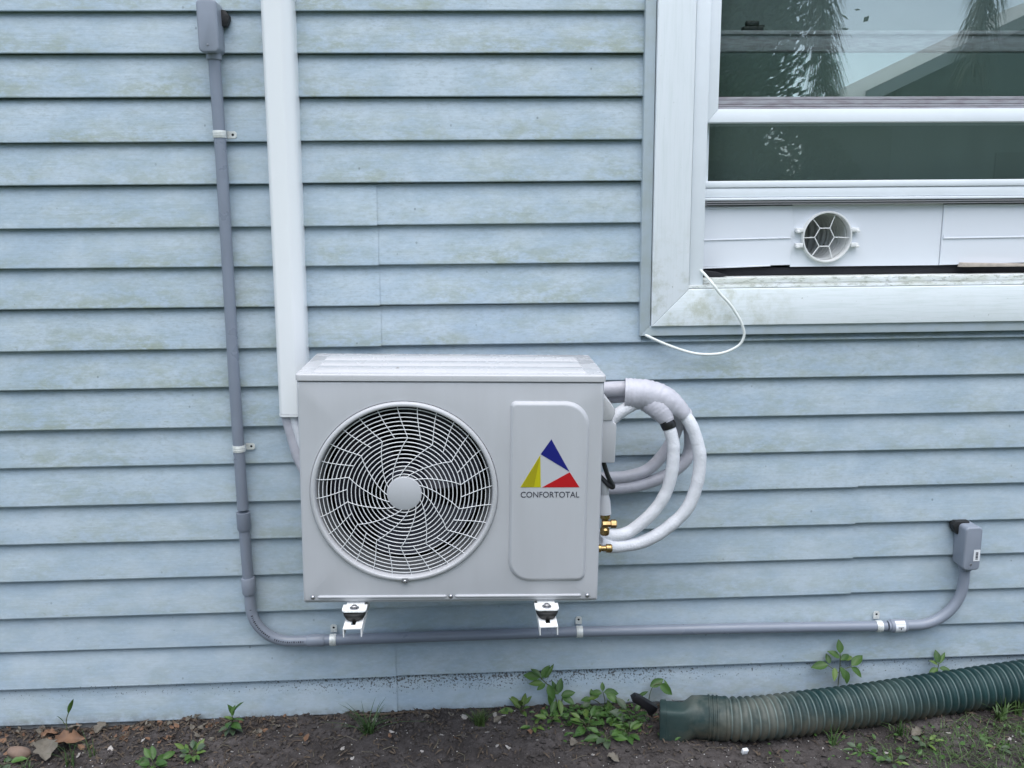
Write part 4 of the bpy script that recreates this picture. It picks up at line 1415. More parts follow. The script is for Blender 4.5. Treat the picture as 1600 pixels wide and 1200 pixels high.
# resample by arc length, 8 samples to each corrugation
cum = [0.0]
for a, b in zip(axis, axis[1:]):
    cum.append(cum[-1] + (b - a).length)
pitch, per = 0.0214, 9
tot = cum[-1]
npts = int(tot / pitch * per)
mb = MB()
seg = 44
gro = []
ti = 0
prev_up = Vector((0, 0, 1))
for i in range(npts):
    s_ = i * pitch / per
    while ti < len(cum) - 2 and cum[ti + 1] < s_:
        ti += 1
    f = (s_ - cum[ti]) / max(1e-9, cum[ti + 1] - cum[ti])
    p = axis[ti].lerp(axis[ti + 1], f)
    t = (axis[ti + 1] - axis[ti]).normalized()
    up = (prev_up - t * prev_up.dot(t)).normalized()
    side = t.cross(up)
    ph = i % per
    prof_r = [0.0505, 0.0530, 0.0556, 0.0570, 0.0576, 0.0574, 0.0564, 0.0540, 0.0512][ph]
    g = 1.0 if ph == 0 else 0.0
    jit = 1 + 0.010 * noise.noise((s_ * 6, 2.2, 0.1))
    for k in range(seg):
        a = 2 * PI * k / seg
        mb.v.append(tuple(p + (up * math.cos(a) + side * math.sin(a)) * prof_r * jit))
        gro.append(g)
for i in range(npts - 1):
    for k in range(seg):
        k2 = (k + 1) % seg
        mb.f.append((i * seg + k, i * seg + k2, (i + 1) * seg + k2, (i + 1) * seg + k))
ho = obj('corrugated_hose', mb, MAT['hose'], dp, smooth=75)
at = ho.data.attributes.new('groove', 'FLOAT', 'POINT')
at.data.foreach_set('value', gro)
# smooth collar with three grooves
mb = MB()
dirx = Vector((1, -0.20, 0.0)).normalized()
c0 = Vector(axis[0])
def on_axis(s_):
    return c0 + dirx * s_
cprof = [(-0.062, 0.0545), (-0.056, 0.0555), (-0.036, 0.0560), (-0.0345, 0.0585), (-0.0315, 0.0585), (-0.030, 0.0558), (-0.0255, 0.0558), (-0.024, 0.0585), (-0.021, 0.0585), (-0.0195, 0.0560), (-0.015, 0.0560), (-0.0135, 0.0585), (-0.0105, 0.0585), (-0.009, 0.0562), (0.006, 0.0560), (0.010, 0.0530)]
mb.tube([on_axis(a) for a, r in cprof], [r for a, r in cprof], 44, caps=False)
obj('collar', mb, MAT['hose'], dp, smooth=40)
# square adapter lofted into the round collar
loops = []
n = 48
hy, hz = 0.030, 0.0455
def sq(k, ay, az, e):
    a = 2 * PI * k / n + PI / 4
    c, s_ = math.cos(a), math.sin(a)
    return (math.copysign(abs(c) ** e, c) * ay, math.copysign(abs(s_) ** e, s_) * az)
side = Vector((0, -1, 0)); side = (side - dirx * side.dot(dirx)).normalized(); up = side.cross(dirx)
if up.z < 0:
    up = -up
mb = MB()
stations = [(-0.165, 0.0325, 0.0480, 0.26), (-0.161, 0.0340, 0.0490, 0.24), (-0.150, 0.0340, 0.0490, 0.24), (-0.149, 0.0320, 0.0470, 0.26), (-0.105, 0.0325, 0.0470, 0.30), (-0.092, 0.0380, 0.0490, 0.45), (-0.078, 0.0480, 0.0525, 0.75), (-0.066, 0.0540, 0.0540, 1.0), (-0.058, 0.0548, 0.0548, 1.0)]
for st_, ay, az, e in stations:
    cc = on_axis(st_) + Vector((0, -0.022, -0.008)) * (1 - sstep(-0.11, -0.07, st_))
    for k in range(n):
        u, v = sq(k, ay, az, e)
        mb.v.append(tuple(cc + side * u + up * v))
inner = len(stations)
for st_, ay, az, e in ((-0.1649, 0.0300, 0.0455, 0.26), (-0.10, 0.0295, 0.0445, 0.3)):
    cc = on_axis(st_) + Vector((0, -0.022, -0.008))
    for k in range(n):
        u, v = sq(k, ay, az, e)
        mb.v.append(tuple(cc + side * u + up * v))
def br(a, b):
    for k in range(n):
        k2 = (k + 1) % n
        mb.f.append((a * n + k, a * n + k2, b * n + k2, b * n + k))
for i in range(len(stations) - 1):
    br(i, i + 1)
br(inner, 0)
br(inner, inner + 1)
mb.f.append(tuple((inner + 1) * n + k for k in range(n)))
obj('square_adapter', mb, MAT['hose'], dp, smooth=38)

# black plastic scrap sticking up beside it
mb = MB()
bm = bmesh.new()
pts = [(0.416, 0.098), (0.428, 0.106), (0.440, 0.101), (0.488, 0.068), (0.486, 0.060), (0.472, 0.046), (0.464, 0.046), (0.458, 0.060), (0.438, 0.076), (0.420, 0.088)]
mb.prism(pts, -0.112, -0.092, 0.003)
obj('plastic_scrap', mb, MAT['bcable'], label='black plastic scrap jutting up beside the square end of the drain pipe', cat='plastic scrap', origin=(0.45, -0.1, 0.0))

# ------------------------------------------------------------------ things on the soil
def G(x, y, dz=0.0):
    return Vector((x, y, gz(x, y) + dz))
rnd = random.Random(21)
# soil crumbs: too many to count
mb = MB()
ico = bmesh.new(); bmesh.ops.create_icosphere(ico, subdivisions=1, radius=1)
iv = [v.co.copy() for v in ico.verts]; ico.verts.index_update(); ifc = [[v.index for v in f.verts] for f in ico.faces]; ico.free()
def lump(mb, p, r, sq=0.7, jit=0.35):
    rot = Matrix.Rotation(rnd.uniform(0, 6.3), 3, 'Z')
    vs = []
    for v in iv:
        q = v * (1 + rnd.uniform(-jit, jit))
        q = rot @ Vector((q.x * r, q.y * r * rnd.uniform(0.8, 1.0), q.z * r * sq))
        vs.append(p + q)
    mb.add(vs, ifc)
for i in range(14000):
    x, y = rnd.uniform(-1.55, 1.75), -0.55 * rnd.random() ** 1.2 - 0.002
    r = 0.0013 + 0.0075 * rnd.random() ** 4
    lump(mb, G(x, y, r * 0.25), r)
obj('soil_crumbs', mb, MAT['crumb'], smooth=0, kind='stuff', recalc=False)
mb = MB()
for i in range(900):
    x, y = rnd.uniform(-1.5, 1.7), -0.5 * rnd.random() - 0.004
    r = rnd.uniform(0.0008, 0.0022)
    lump(mb, G(x, y, r * 0.7), r)
obj('white_grit', mb, MAT['grit'], smooth=0, kind='stuff', recalc=False)
# plant litter: bits of bark, twigs and dry leaf along the foot of the wall
mb = MB()
for i in range(5200):
    u = rnd.random()
    x = rnd.uniform(-1.55, 1.75)
    y = -0.012 - 0.22 * u * u if rnd.random() < 0.75 else rnd.uniform(-0.5, -0.02)
    if x > -0.55 and rnd.random() < 0.45:
        continue
    L, w = rnd.uniform(0.006, 0.026), rnd.uniform(0.001, 0.006)
    a, tlt = rnd.uniform(0, PI), rnd.uniform(-0.4, 0.5)
    d = Vector((math.cos(a) * math.cos(tlt), math.sin(a) * math.cos(tlt), math.sin(tlt))) * L / 2
    s_ = Vector((-math.sin(a), math.cos(a), rnd.uniform(-0.5, 0.5))).normalized() * w / 2
    c = G(x, y, 0.003 + abs(d.z))
    k = Vector((0, 0, rnd.uniform(0.0005, 0.004)))
    mb.add([c - d - s_ * 0.5, c - d + s_ * 0.5, c + s_ + k, c - s_ + k, c + d - s_ * 0.4, c + d + s_ * 0.4], [(0, 1, 2, 3), (3, 2, 5, 4)])
obj('plant_litter', mb, MAT['mulch'], smooth=0, kind='stuff', recalc=False)
mb = MB()
for i in range(230):
    x, y = rnd.uniform(-1.5, 1.75), rnd.uniform(-0.45, -0.02)
    if -0.2 < x < 0.2 and rnd.random() < 0.6:
        continue
    a, L = rnd.uniform(0, 2 * PI), rnd.uniform(0.012, 0.06)
    p0 = G(x, y, 0.003)
    bend_ = rnd.uniform(-0.6, 0.6)
    p1 = G(x + math.cos(a) * L / 2, y + math.sin(a) * L / 2 * 0.7, 0.004 + rnd.uniform(0, 0.006))
    p2 = G(x + math.cos(a + bend_) * L, min(-0.004, y + math.sin(a + bend_) * L * 0.7), 0.003)
    mb.tube([p0, p1, p2], rnd.uniform(0.0005, 0.0011), 4, caps=False)
obj('dry_stalks', mb, MAT['straw'], smooth=0, kind='stuff', recalc=False)

# shell and lime fragments, each its own
frag = []
for q in range(5):
    me_mb = MB()
    bm = bmesh.new(); bmesh.ops.create_icosphere(bm, subdivisions=2, radius=1)
    for v in bm.verts:
        nn = noise.noise(v.co * 1.3 + Vector((q * 7, 0, 0)))
        v.co = Vector((v.co.x * (1 + 0.7 * nn), v.co.y * (0.7 + 0.6 * nn), v.co.z * 0.26 + 0.5 * v.co.x * v.co.x * nn + 0.12 * v.co.y))
    me = bpy.data.meshes.new('shell_fragment'); bm.to_mesh(me); bm.free()
    me.materials.append(MAT['shell']); me.shade_smooth(); me.set_sharp_from_angle(angle=math.radians(45))
    frag.append(me)
SH = [(-0.275, -0.045, 9), (-0.240, -0.060, 6), (-0.222, -0.105, 8), (-0.345, -0.155, 7), (-0.315, -0.20, 6), (-0.03, -0.055, 10), (0.01, -0.045, 8), (0.055, -0.040, 11), (0.075, -0.050, 8), (0.065, -0.075, 6), (0.03, -0.115, 7),
      (-0.09, -0.125, 8), (0.13, -0.050, 7), (0.055, -0.165, 7), (0.085, -0.175, 8), (0.16, -0.16, 5), (0.20, -0.105, 6), (0.235, -0.12, 5), (-0.88, -0.085, 8), (-0.95, -0.12, 9), (-1.03, -0.13, 9), (-0.72, -0.105, 8), (-0.63, -0.15, 6), (-0.60, -0.15, 5), (-0.50, -0.07, 5), (-0.14, -0.17, 5), (0.30, -0.21, 6), (0.90, -0.22, 5), (1.24, -0.20, 6), (1.05, -0.25, 6), (1.38, -0.24, 5), (-1.14, -0.20, 5)]
for i, (x, y, mm) in enumerate(SH):
    o = bpy.data.objects.new('shell_fragment', frag[i % 5])
    C.objects.link(o)
    s_ = mm / 1000.0
    o.location = G(x, y, s_ * 0.22)
    o.rotation_euler = (rnd.uniform(-0.5, 0.5), rnd.uniform(-0.5, 0.5), rnd.uniform(0, 6.3))
    o.scale = (s_, s_, s_)
    o['label'] = 'small off white shell fragment lying on the dark soil'
    o['category'] = 'shell'
    o['group'] = 'shell fragments scattered on the soil'
mb = MB(); mb.box(0.681, 0.697, -0.232, -0.222, -0.002, 0.0125, 0.002)
pc = obj('paper_scrap', mb, MAT['label'], label='small white square scrap on the soil below the drain pipe', cat='scrap', origin=(0.689, -0.227, 0.0))
pc.location.z += gz(0.689, -0.227)
pc.rotation_euler = (0.3, 0.1, 0.3)
# brown stone
bm = bmesh.new(); bmesh.ops.create_icosphere(bm, subdivisions=3, radius=1)
for v in bm.verts:
    nn = noise.noise(v.co * 0.9 + Vector((3, 1, 0)))
    v.co = Vector((v.co.x * 0.0275 * (1 + 0.35 * nn), v.co.y * 0.018 * (1 + 0.3 * nn), v.co.z * 0.0165 * (1 + 0.4 * nn)))
mb = MB(); mb.bm(bm)
st = obj('stone', mb, MAT['stone'], smooth=50, label='rounded reddish brown stone in the soil at the left', cat='stone')
st.location = G(-1.172, -0.135, 0.014)
st.rotation_euler = (0.3, 0.1, -0.15)

# dead leaves
dl1 = leaf_mesh('dead_leaf', 0.075, 0.058, 0.55, 0.30, MAT['deadg'], 9, 0.55, 0.5)
dl2 = leaf_mesh('dead_leaf', 0.070, 0.042, 0.8, 0.25, MAT['deadb'], 9, 0.6, 0.45)
loose_leaf('dead_leaf', dl1, G(-1.10, -0.155, 0.010), 1.9, 0.62, 0.1, 0.95, 'large grey curled dead leaf leaning on the wall by the brown stone')
loose_leaf('dead_leaf', dl1, G(-1.085, -0.075, 0.014), 1.2, 0.55, -0.4, 0.75, 'grey dead leaf behind the large curled one, at the wall')
loose_leaf('dead_leaf', dl2, G(-1.105, -0.085, 0.012), -0.1, 0.35, 0.5, 1.1, 'rusty brown dead leaf lying behind the tiny sprig')
loose_leaf('dead_leaf', dl1, G(-1.02, -0.040, 0.008), 1.0, 0.6, 0.3, 0.5, 'small pale grey dead leaf upright against the lowest board')
loose_leaf('dead_leaf', dl2, G(-1.16, -0.045, 0.006), 0.5, 0.2, 0.2, 0.6, 'small brown dead leaf at the far left under the siding')
loose_leaf('dead_leaf', dl1, G(0.245, -0.185, 0.006), 0.9, 0.2, 0.3, 0.42, 'small grey green dead leaf left of the hole in the soil')
loose_leaf('dead_leaf', dl1, G(0.335, -0.225, 0.006), -0.7, 0.15, 0.2, 0.45, 'small pale dead leaf in front of the ground plants')
loose_leaf('dead_leaf', dl1, G(1.14, -0.20, 0.010), 0.2, 0.3, 0.4, 0.5, 'grey dead leaf lying in the grass below the drain pipe')

# crumbled dead leaves, too many to count
r = random.Random(5)
for nm, mt, cnt in (('leaf_litter', 'deadg', 130), ('leaf_litter', 'deadb', 130)):
    mb = MB()
    for i in range(cnt):
        x = -1.5 + 1.05 * r.random() ** 1.1 if r.random() < 0.75 else r.uniform(-0.5, 1.5)
        y = -0.012 - abs(r.gauss(0, 0.06))
        m4 = lmat(G(x, y, r.uniform(0.002, 0.008)), r.uniform(0, 6.28), r.uniform(-0.3, 0.6), r.uniform(-0.9, 0.9), r.uniform(0.008, 0.026))
        w, k1, k2 = r.uniform(0.2, 0.42), r.uniform(-0.2, 0.3), r.uniform(-0.2, 0.3)
        P_ = [(0, 0, 0), (-w, 0.3, k1), (-w * 0.7, 0.72, k2), (0.05, 1, 0.1), (w * 0.8, 0.66, k1), (w, 0.28, k2), (0, 0.5, -0.08)]
        mb.add([m4 @ Vector(p) for p in P_], [(6, 0, 1), (6, 1, 2), (6, 2, 3), (6, 3, 4), (6, 4, 5), (6, 5, 0)])
    obj(nm, mb, MAT[mt], smooth=0, kind='stuff', recalc=False)

# ------------------------------------------------------------------ plants
LM = {k: leaf_mesh('leaf', 1.0, w, f, d, MAT[m], 6, 0.08, pk) for k, w, f, d, m, pk in (
    ('broad', 0.52, 0.35, 0.22, 'leaf', 0.45), ('narrow', 0.26, 0.4, 0.15, 'leaf', 0.45), ('light', 0.42, 0.4, 0.15, 'leafy', 0.42), ('grey', 0.55, 0.3, 0.2, 'leafg', 0.5), ('blade', 0.10, 0.5, 0.35, 'grassb', 0.3))}
def plant(name, base, stems, leaves, label, group=None, stem_r=0.0012):
    """stems: lists of local points; leaves: (local point, az deg, el deg, roll, size, kind)"""
    e = empty(name, base, label, 'plant', group)
    for sp in stems:
        mb = MB(); mb.tube(catmull([Vector(p) for p in sp], 5), stem_r, 6)
        obj('stem', mb, MAT['stem'], e, local=True, smooth=60)
    for (p, az, el_, ro, s_, kd) in leaves:
        inst('leaf', LM[kd], e, lmat(Vector(p), math.radians(az), math.radians(el_), -ro, s_ * 1.12))
    return e
# tall thin sprig at the left
plant('sprig', G(-1.086, -0.060), [[(0, 0, -0.01), (0.001, 0.004, 0.03), (0.0, 0.008, 0.055), (0.006, 0.010, 0.075)], [(0, 0.006, 0.045), (-0.008, 0.006, 0.052)]],
      [((0.006, 0.010, 0.073), 20, 72, 1.2, 0.042, 'narrow'), ((-0.006, 0.006, 0.051), 175, 58, -1.0, 0.024, 'narrow')], 'thin sprig with two narrow leaves in front of the lowest siding board')
# leafy plant beside the conduit column
L = []
for az, el_, s_, kd, dz in ((150, 70, 0.030, 'broad', 0.045), (25, 55, 0.042, 'broad', 0.045), (60, 75, 0.026, 'broad', 0.048), (175, 25, 0.026, 'light', 0.034), (-10, 20, 0.040, 'broad', 0.034), (-40, 10, 0.036, 'broad', 0.028), (-90, 15, 0.030, 'broad', 0.03), (215, 0, 0.028, 'grey', 0.020), (-60, -5, 0.034, 'grey', 0.018), (-20, -5, 0.032, 'grey', 0.018), (-110, -10, 0.026, 'grey', 0.016)):
    L.append(((rnd.uniform(-.008, .010), rnd.uniform(-.012, .004), dz), az, el_, rnd.uniform(-.4, .4), s_, kd))
plant('broadleaf_weed', G(-0.648, -0.066), [[(0, 0, -0.01), (0.002, 0, 0.03), (0, 0.002, 0.05)], [(0, 0, 0), (0.012, -0.01, 0.03)]], L, 'small bright green leafy weed at the wall between the conduit and the left edge')
# rosette weeds bottom left
def rosette(x, y, n, s0, s1, kinds, label, rise=0.25, seed=1, group=None, name='rosette_weed'):
    r = random.Random(seed)
    L, st_ = [], []
    for i in range(n):
        az = i * 360 / n * 1.0 + r.uniform(-25, 25)
        el_ = r.uniform(5, 60) * rise * 2
        d = r.uniform(0.004, 0.022)
        p = (d * math.cos(math.radians(az)), d * math.sin(math.radians(az)), 0.004 + d * math.tan(math.radians(min(65, el_))) * 0.8)
        st_.append([(0, 0, -0.004), (p[0] * 0.5, p[1] * 0.5, p[2] * 0.75), p]) if i % 2 == 0 else None
        L.append((p, az, el_ - 10, -0.55 * math.cos(math.radians(az)) + r.uniform(-.3, .3), r.uniform(s0, s1) * 1.12, r.choice(kinds)))
    return plant(name, G(x, y), st_, L, label, group)
rosette(-0.725, -0.165, 18, 0.014, 0.027, ['light', 'broad', 'grey'], 'leafy weed with mixed green leaves at the bottom edge, left of the conduit plant', 0.45, 3)
rosette(-0.815, -0.190, 11, 0.018, 0.036, ['light', 'broad', 'broad'], 'broad yellow green weed cut off by the bottom edge of the picture', 0.6, 4)
rosette(-1.20, -0.165, 7, 0.02, 0.035, ['broad', 'grey'], 'low green weed in the bottom left corner', 0.3, 5)
rosette(0.126, -0.030, 9, 0.022, 0.036, ['light'], 'small star shaped light green seedling at the wall, left of the tall weed', 0.62, 6, name='seedling')
rosette(0.155, -0.095, 8, 0.014, 0.026, ['light', 'light', 'broad'], 'low yellowish seedling in front of the star shaped seedling', 0.3, 7, name='seedling')
rosette(0.205, -0.080, 9, 0.016, 0.030, ['light', 'broad'], 'low mixed green weed at the foot of the tall weed', 0.4, 8)
rosette(0.300, -0.105, 10, 0.022, 0.036, ['broad', 'light'], 'dark green weed between the tall weed and the drain pipe end', 0.4, 9)
rosette(0.345, -0.150, 9, 0.022, 0.036, ['broad', 'broad', 'grey'], 'broad green weed in front of the ground plants by the pipe end', 0.35, 10)
rosette(0.400, -0.135, 12, 0.022, 0.038, ['broad', 'light'], 'dense green weed touching the square pipe end', 0.5, 12)
rosette(0.425, -0.075, 11, 0.02, 0.034, ['broad', 'grey'], 'green weed under the black plastic scrap', 0.5, 13)
rosette(0.370, -0.060, 11, 0.02, 0.036, ['broad', 'light'], 'green weed at the wall below the round leaved plant', 0.5, 14)
# tall opposite-leaved weed
st_ = [[(0.03, 0, -0.01), (0.022, 0.006, 0.035), (0.006, 0.010, 0.065), (-0.012, 0.010, 0.085), (-0.022, 0.008, 0.098)], [(0.03, 0, 0), (0.038, 0, 0.025), (0.042, -0.002, 0.05)]]
L = [((-0.022, 0.006, 0.096), 176, 12, 0.9, 0.040, 'broad'), ((-0.020, 0.006, 0.098), 160, 45, 0.3, 0.030, 'broad'), ((-0.016, 0.006, 0.094), 15, 62, -0.6, 0.036, 'broad'), ((-0.008, 0.006, 0.092), 30, 48, -0.9, 0.042, 'narrow'),
     ((-0.012, 0.004, 0.082), 185, 0, 0.9, 0.036, 'light'), ((-0.006, 0.002, 0.080), 200, -25, 0.7, 0.026, 'broad'), ((0.002, 0.002, 0.078), -60, -55, -0.6, 0.040, 'broad'), ((0.006, 0.0, 0.066), -75, -70, 0.2, 0.042, 'broad'),
     ((0.020, 0.0, 0.050), 100, 65, -0.5, 0.032, 'broad'), ((0.030, -0.002, 0.052), 60, 70, -0.3, 0.036, 'broad'), ((0.036, -0.004, 0.046), 0, 15, -0.8, 0.036, 'broad'), ((0.038, -0.004, 0.044), -30, -15, -0.5, 0.036, 'broad'), ((0.030, -0.006, 0.036), -80, -40, 0.2, 0.038, 'light'), ((0.022, -0.004, 0.030), -120, -30, 0.4, 0.032, 'broad'), ((0.030, -0.004, 0.05), 165, 30, 0.4, 0.026, 'broad')]
plant('climbing_weed', G(0.200, -0.028), st_, L, 'tall weed with paired oval leaves against the siding below the unit', stem_r=0.0016)
# round-leaved plant
st_ = [[(0, 0, -0.01), (0.006, 0.002, 0.03), (0.0, 0.004, 0.062)], [(0.0, 0, 0.02), (-0.02, 0, 0.036), (-0.032, 0, 0.040)]]
L = [((0.0, 0.002, 0.062), 95, 70, 0.2, 0.022, 'broad'), ((0.002, 0, 0.060), 5, -5, -0.7, 0.040, 'broad'), ((0.008, -0.002, 0.058), -35, -20, -0.6, 0.038, 'broad'), ((-0.002, 0, 0.058), 178, 5, 0.7, 0.030, 'broad'), ((-0.010, 0, 0.050), 185, -10, 0.6, 0.030, 'light'), ((-0.03, 0, 0.040), 175, 0, 0.6, 0.028, 'broad'), ((-0.028, 0, 0.042), 100, 55, 0.2, 0.024, 'broad'), ((-0.034, -0.002, 0.036), 205, -20, 0.5, 0.026, 'grey')]
plant('round_leaf_weed', G(0.352, -0.030), st_, L, 'weed with rounded paired leaves against the siding, left of the black scrap')
# arching leaves behind the black scrap
st_ = [[(0, 0, -0.01), (0.004, 0, 0.05), (0.016, 0, 0.078), (0.036, 0, 0.082)]]
L = [((0.004, 0, 0.074), 10, 25, -0.9, 0.040, 'broad'), ((0.030, 0, 0.082), -20, -35, -0.9, 0.042, 'broad'), ((0.050, -0.002, 0.052), 80, 60, -0.8, 0.034, 'broad'), ((0.0, 0, 0.06), 190, -20, 0.7, 0.034, 'narrow')]
plant('arching_weed', G(0.478, -0.030), st_, L, 'weed with arching leaves behind the square end of the drain pipe')
# plant behind the hose
st_ = [[(0, 0, -0.03), (0.004, 0.0, 0.06), (0.006, 0.002, 0.115), (0.004, 0.002, 0.14)], [(0.003, 0, 0.08), (-0.03, 0, 0.105)], [(0.004, 0, 0.085), (0.04, 0, 0.10)]]
L = [((0.004, 0, 0.138), 95, 75, 0.2, 0.034, 'broad'), ((0.004, 0, 0.125), 170, 35, 0.6, 0.034, 'broad'), ((0.006, 0, 0.118), 20, 25, -0.6, 0.030, 'broad'), ((-0.028, 0, 0.106), 178, -5, 0.7, 0.042, 'broad'), ((-0.024, 0, 0.108), 110, 60, 0.4, 0.026, 'broad'), ((-0.010, -0.002, 0.098), -110, -45, 0.2, 0.034, 'light'), ((0.006, -0.002, 0.10), -70, -50, 0, 0.030, 'broad'), ((0.038, 0, 0.10), 20, 35, -0.6, 0.042, 'broad'), ((0.036, -0.002, 0.097), -15, -35, -0.6, 0.038, 'broad'), ((0.02, -0.002, 0.09), -80, -60, 0, 0.034, 'broad'), ((0.016, 0, 0.118), 30, 5, -0.6, 0.034, 'light')]
plant('creeping_weed', G(1.010, -0.024), st_, L, 'green leafy weed climbing the siding behind the drain pipe')
st_ = [[(0, 0, -0.03), (0.0, 0.0, 0.05), (0.002, 0.0, 0.085)]]
L = [((0.0, 0, 0.085), 100, 70, 0.3, 0.032, 'broad'), ((0.0, 0, 0.08), 175, 30, 0.6, 0.024, 'light'), ((0.004, 0, 0.082), 35, 45, -0.5, 0.036, 'narrow'), ((0.004, 0, 0.07), -20, -10, -0.5, 0.034, 'broad'), ((0.0, 0, 0.07), 200, -20, 0.5, 0.03, 'broad')]
plant('creeping_weed', G(1.296, -0.022), st_, L, 'small weed peeking over the drain pipe near the right edge')

def tuft(x, y, n, L0, L1, spread, label, seed, w=0.0016, mat='grassb', name='grass_tuft', group=None):
    r = random.Random(seed)
    mb = MB()
    for i in range(n):
        az = r.uniform(0, 2 * PI)
        Lh = r.uniform(L0, L1)
        lean = r.uniform(0.05, spread)
        b = Vector((r.uniform(-.012, .012), r.uniform(-.010, .008), -0.004))
        d = Vector((math.cos(az), math.sin(az) * 0.7, 0))
        pts, ws = [], []
        for q in range(6):
            t = q / 5
            pts.append(b + d * (lean * Lh * (t * 0.45 + 0.75 * t * t)) + Vector((0, 0, Lh * (t - 0.42 * lean * t * t))))
            ws.append(w * (1 - t) ** 0.7 + 0.0002)
        sdv = Vector((-d.y, d.x, 0)).normalized() if d.length > 0 else Vector((1, 0, 0))
        vs = []
        for p, ww in zip(pts, ws):
            p.y = min(p.y, -0.006 - y)
            vs += [p - sdv * ww, p + sdv * ww]
        mb.add(vs, [(2 * q, 2 * q + 1, 2 * q + 3, 2 * q + 2) for q in range(5)])
    o = obj(name, mb, MAT[mat], smooth=0, recalc=False, label=label, cat='grass', group=group)
    o.location = G(x, y)
    return o
tuft(-0.285, -0.090, 46, 0.05, 0.115, 1.35, 'spreading grass tuft at the wall below the left bracket', 31)
tuft(0.012, -0.072, 170, 0.028, 0.056, 0.75, 'fine dense dark green tuft on the bare soil below the unit', 32, 0.0008)
tuft(-1.03, -0.165, 14, 0.04, 0.085, 0.8, 'loose thin grass in front of the dead leaves at the left', 33, 0.0013)
tuft(-0.985, -0.14, 8, 0.04, 0.09, 0.7, 'few tall thin grass stalks right of the dead leaves', 34, 0.0011)
tuft(-1.13, -0.185, 16, 0.02, 0.05, 0.9, 'short grass between the brown stone and the big dead leaf', 35, 0.0014)
tuft(0.93, -0.205, 16, 0.03, 0.065, 1.0, 'grass tuft in front of the middle of the drain pipe', 36, 0.0026)
tuft(1.115, -0.185, 16, 0.03, 0.06, 0.9, 'grass tuft touching the underside of the drain pipe', 37, 0.002)
tuft(1.40, -0.165, 20, 0.035, 0.085, 1.1, 'wide bladed grass under the drain pipe at the right', 38, 0.0036)
tuft(1.46, -0.150, 14, 0.035, 0.08, 1.1, 'wide bladed grass under the drain pipe at the picture edge', 39, 0.0036)
# the rough grass in the lower right corner, uncountable
r = random.Random(8)
mb = MB()
for i in range(3000):
    x = 0.92 + 0.75 * r.random() ** 0.8
    y = -0.175 - 0.24 * r.random()
    dens = sstep(0.95, 1.15, x + 0.1 * noise.noise((x * 6, y * 6, 0)))
    if r.random() > dens * (0.55 + 0.45 * noise.noise((x * 9, y * 12, 3))):
        continue
    az, Lh, lean = r.uniform(0, 2 * PI), r.uniform(0.012, 0.045), r.uniform(0.5, 1.7)
    b = G(x, y, -0.003); d = Vector((math.cos(az), math.sin(az), 0)); sdv = Vector((-d.y, d.x, 0)) * r.uniform(0.0006, 0.0022)
    vs = []
    for q in range(4):
        t = q / 3
        p = b + d * (lean * Lh * t * t) + Vector((0, 0, Lh * (t - 0.4 * t * t)))
        vs += [p - sdv * (1 - t * 0.9), p + sdv * (1 - t * 0.9)]
    mb.add(vs, [(2 * q, 2 * q + 1, 2 * q + 3, 2 * q + 2) for q in range(3)])
obj('rough_grass', mb, MAT['grassb'], smooth=0, kind='stuff', recalc=False)
for i, (x, y, s, lab) in enumerate(((0.99, -0.245, 1.5, 'broad grey green weed lying in front of the drain pipe middle'), (1.16, -0.235, 1.1, 'leafy weed in the rough grass left of the grey dead leaf'), (1.33, -0.27, 1.0, 'low leafy weed in the rough grass at the bottom right'), (1.45, -0.225, 1.1, 'leafy weed in the rough grass by the right picture edge'), (1.05, -0.29, 1.0, 'small weed at the bottom edge below the drain pipe'))):
    rosette(x, y, 11, 0.010 * s, 0.021 * s, ['grey', 'broad', 'light'] if i else ['grey', 'grey', 'narrow'], lab, 0.3, 50 + i)
# low ground cover between the weeds, too dense to count
r = random.Random(77)
mb = MB()
for i in range(420):
    x, y = r.gauss(0.335, 0.075), -0.02 - abs(r.gauss(0.045, 0.045))
    if i > 330:
        x, y = r.gauss(1.15, 0.22), r.uniform(-0.30, -0.19)
    Lf, az, el_ = r.uniform(0.008, 0.020), r.uniform(0, 2 * PI), r.uniform(-0.2, 0.7)
    m4 = lmat(G(x, y, r.uniform(0.002, 0.022)), az, el_, 0.6 * math.cos(az) + r.uniform(-.4, .4), Lf)
    w = r.uniform(0.18, 0.30)
    mb.add([m4 @ Vector(p) for p in ((0, 0, 0), (-w, 0.35, 0.06), (-w * 0.8, 0.65, 0.04), (0, 1, -0.1), (w * 0.8, 0.65, 0.04), (w, 0.35, 0.06))], [(0, 3, 2, 1), (0, 5, 4, 3)])
obj('ground_cover', mb, MAT['leaf'], smooth=0, kind='stuff', recalc=False)
# thin root lying at the wall
mb = MB()
mb.tube([G(x, y, 0.006) for x, y in ((-0.33, -0.025), (-0.27, -0.022), (-0.215, -0.020), (-0.17, -0.018), (-0.13, -0.024), (-0.10, -0.045))], [0.002, 0.003, 0.0028, 0.0024, 0.002, 0.001], 7)
obj('root', mb, MAT['mulch'], label='thin bare root lying along the foot of the wall below the left bracket', cat='root', origin=(-0.33, -0.025, 0.0))

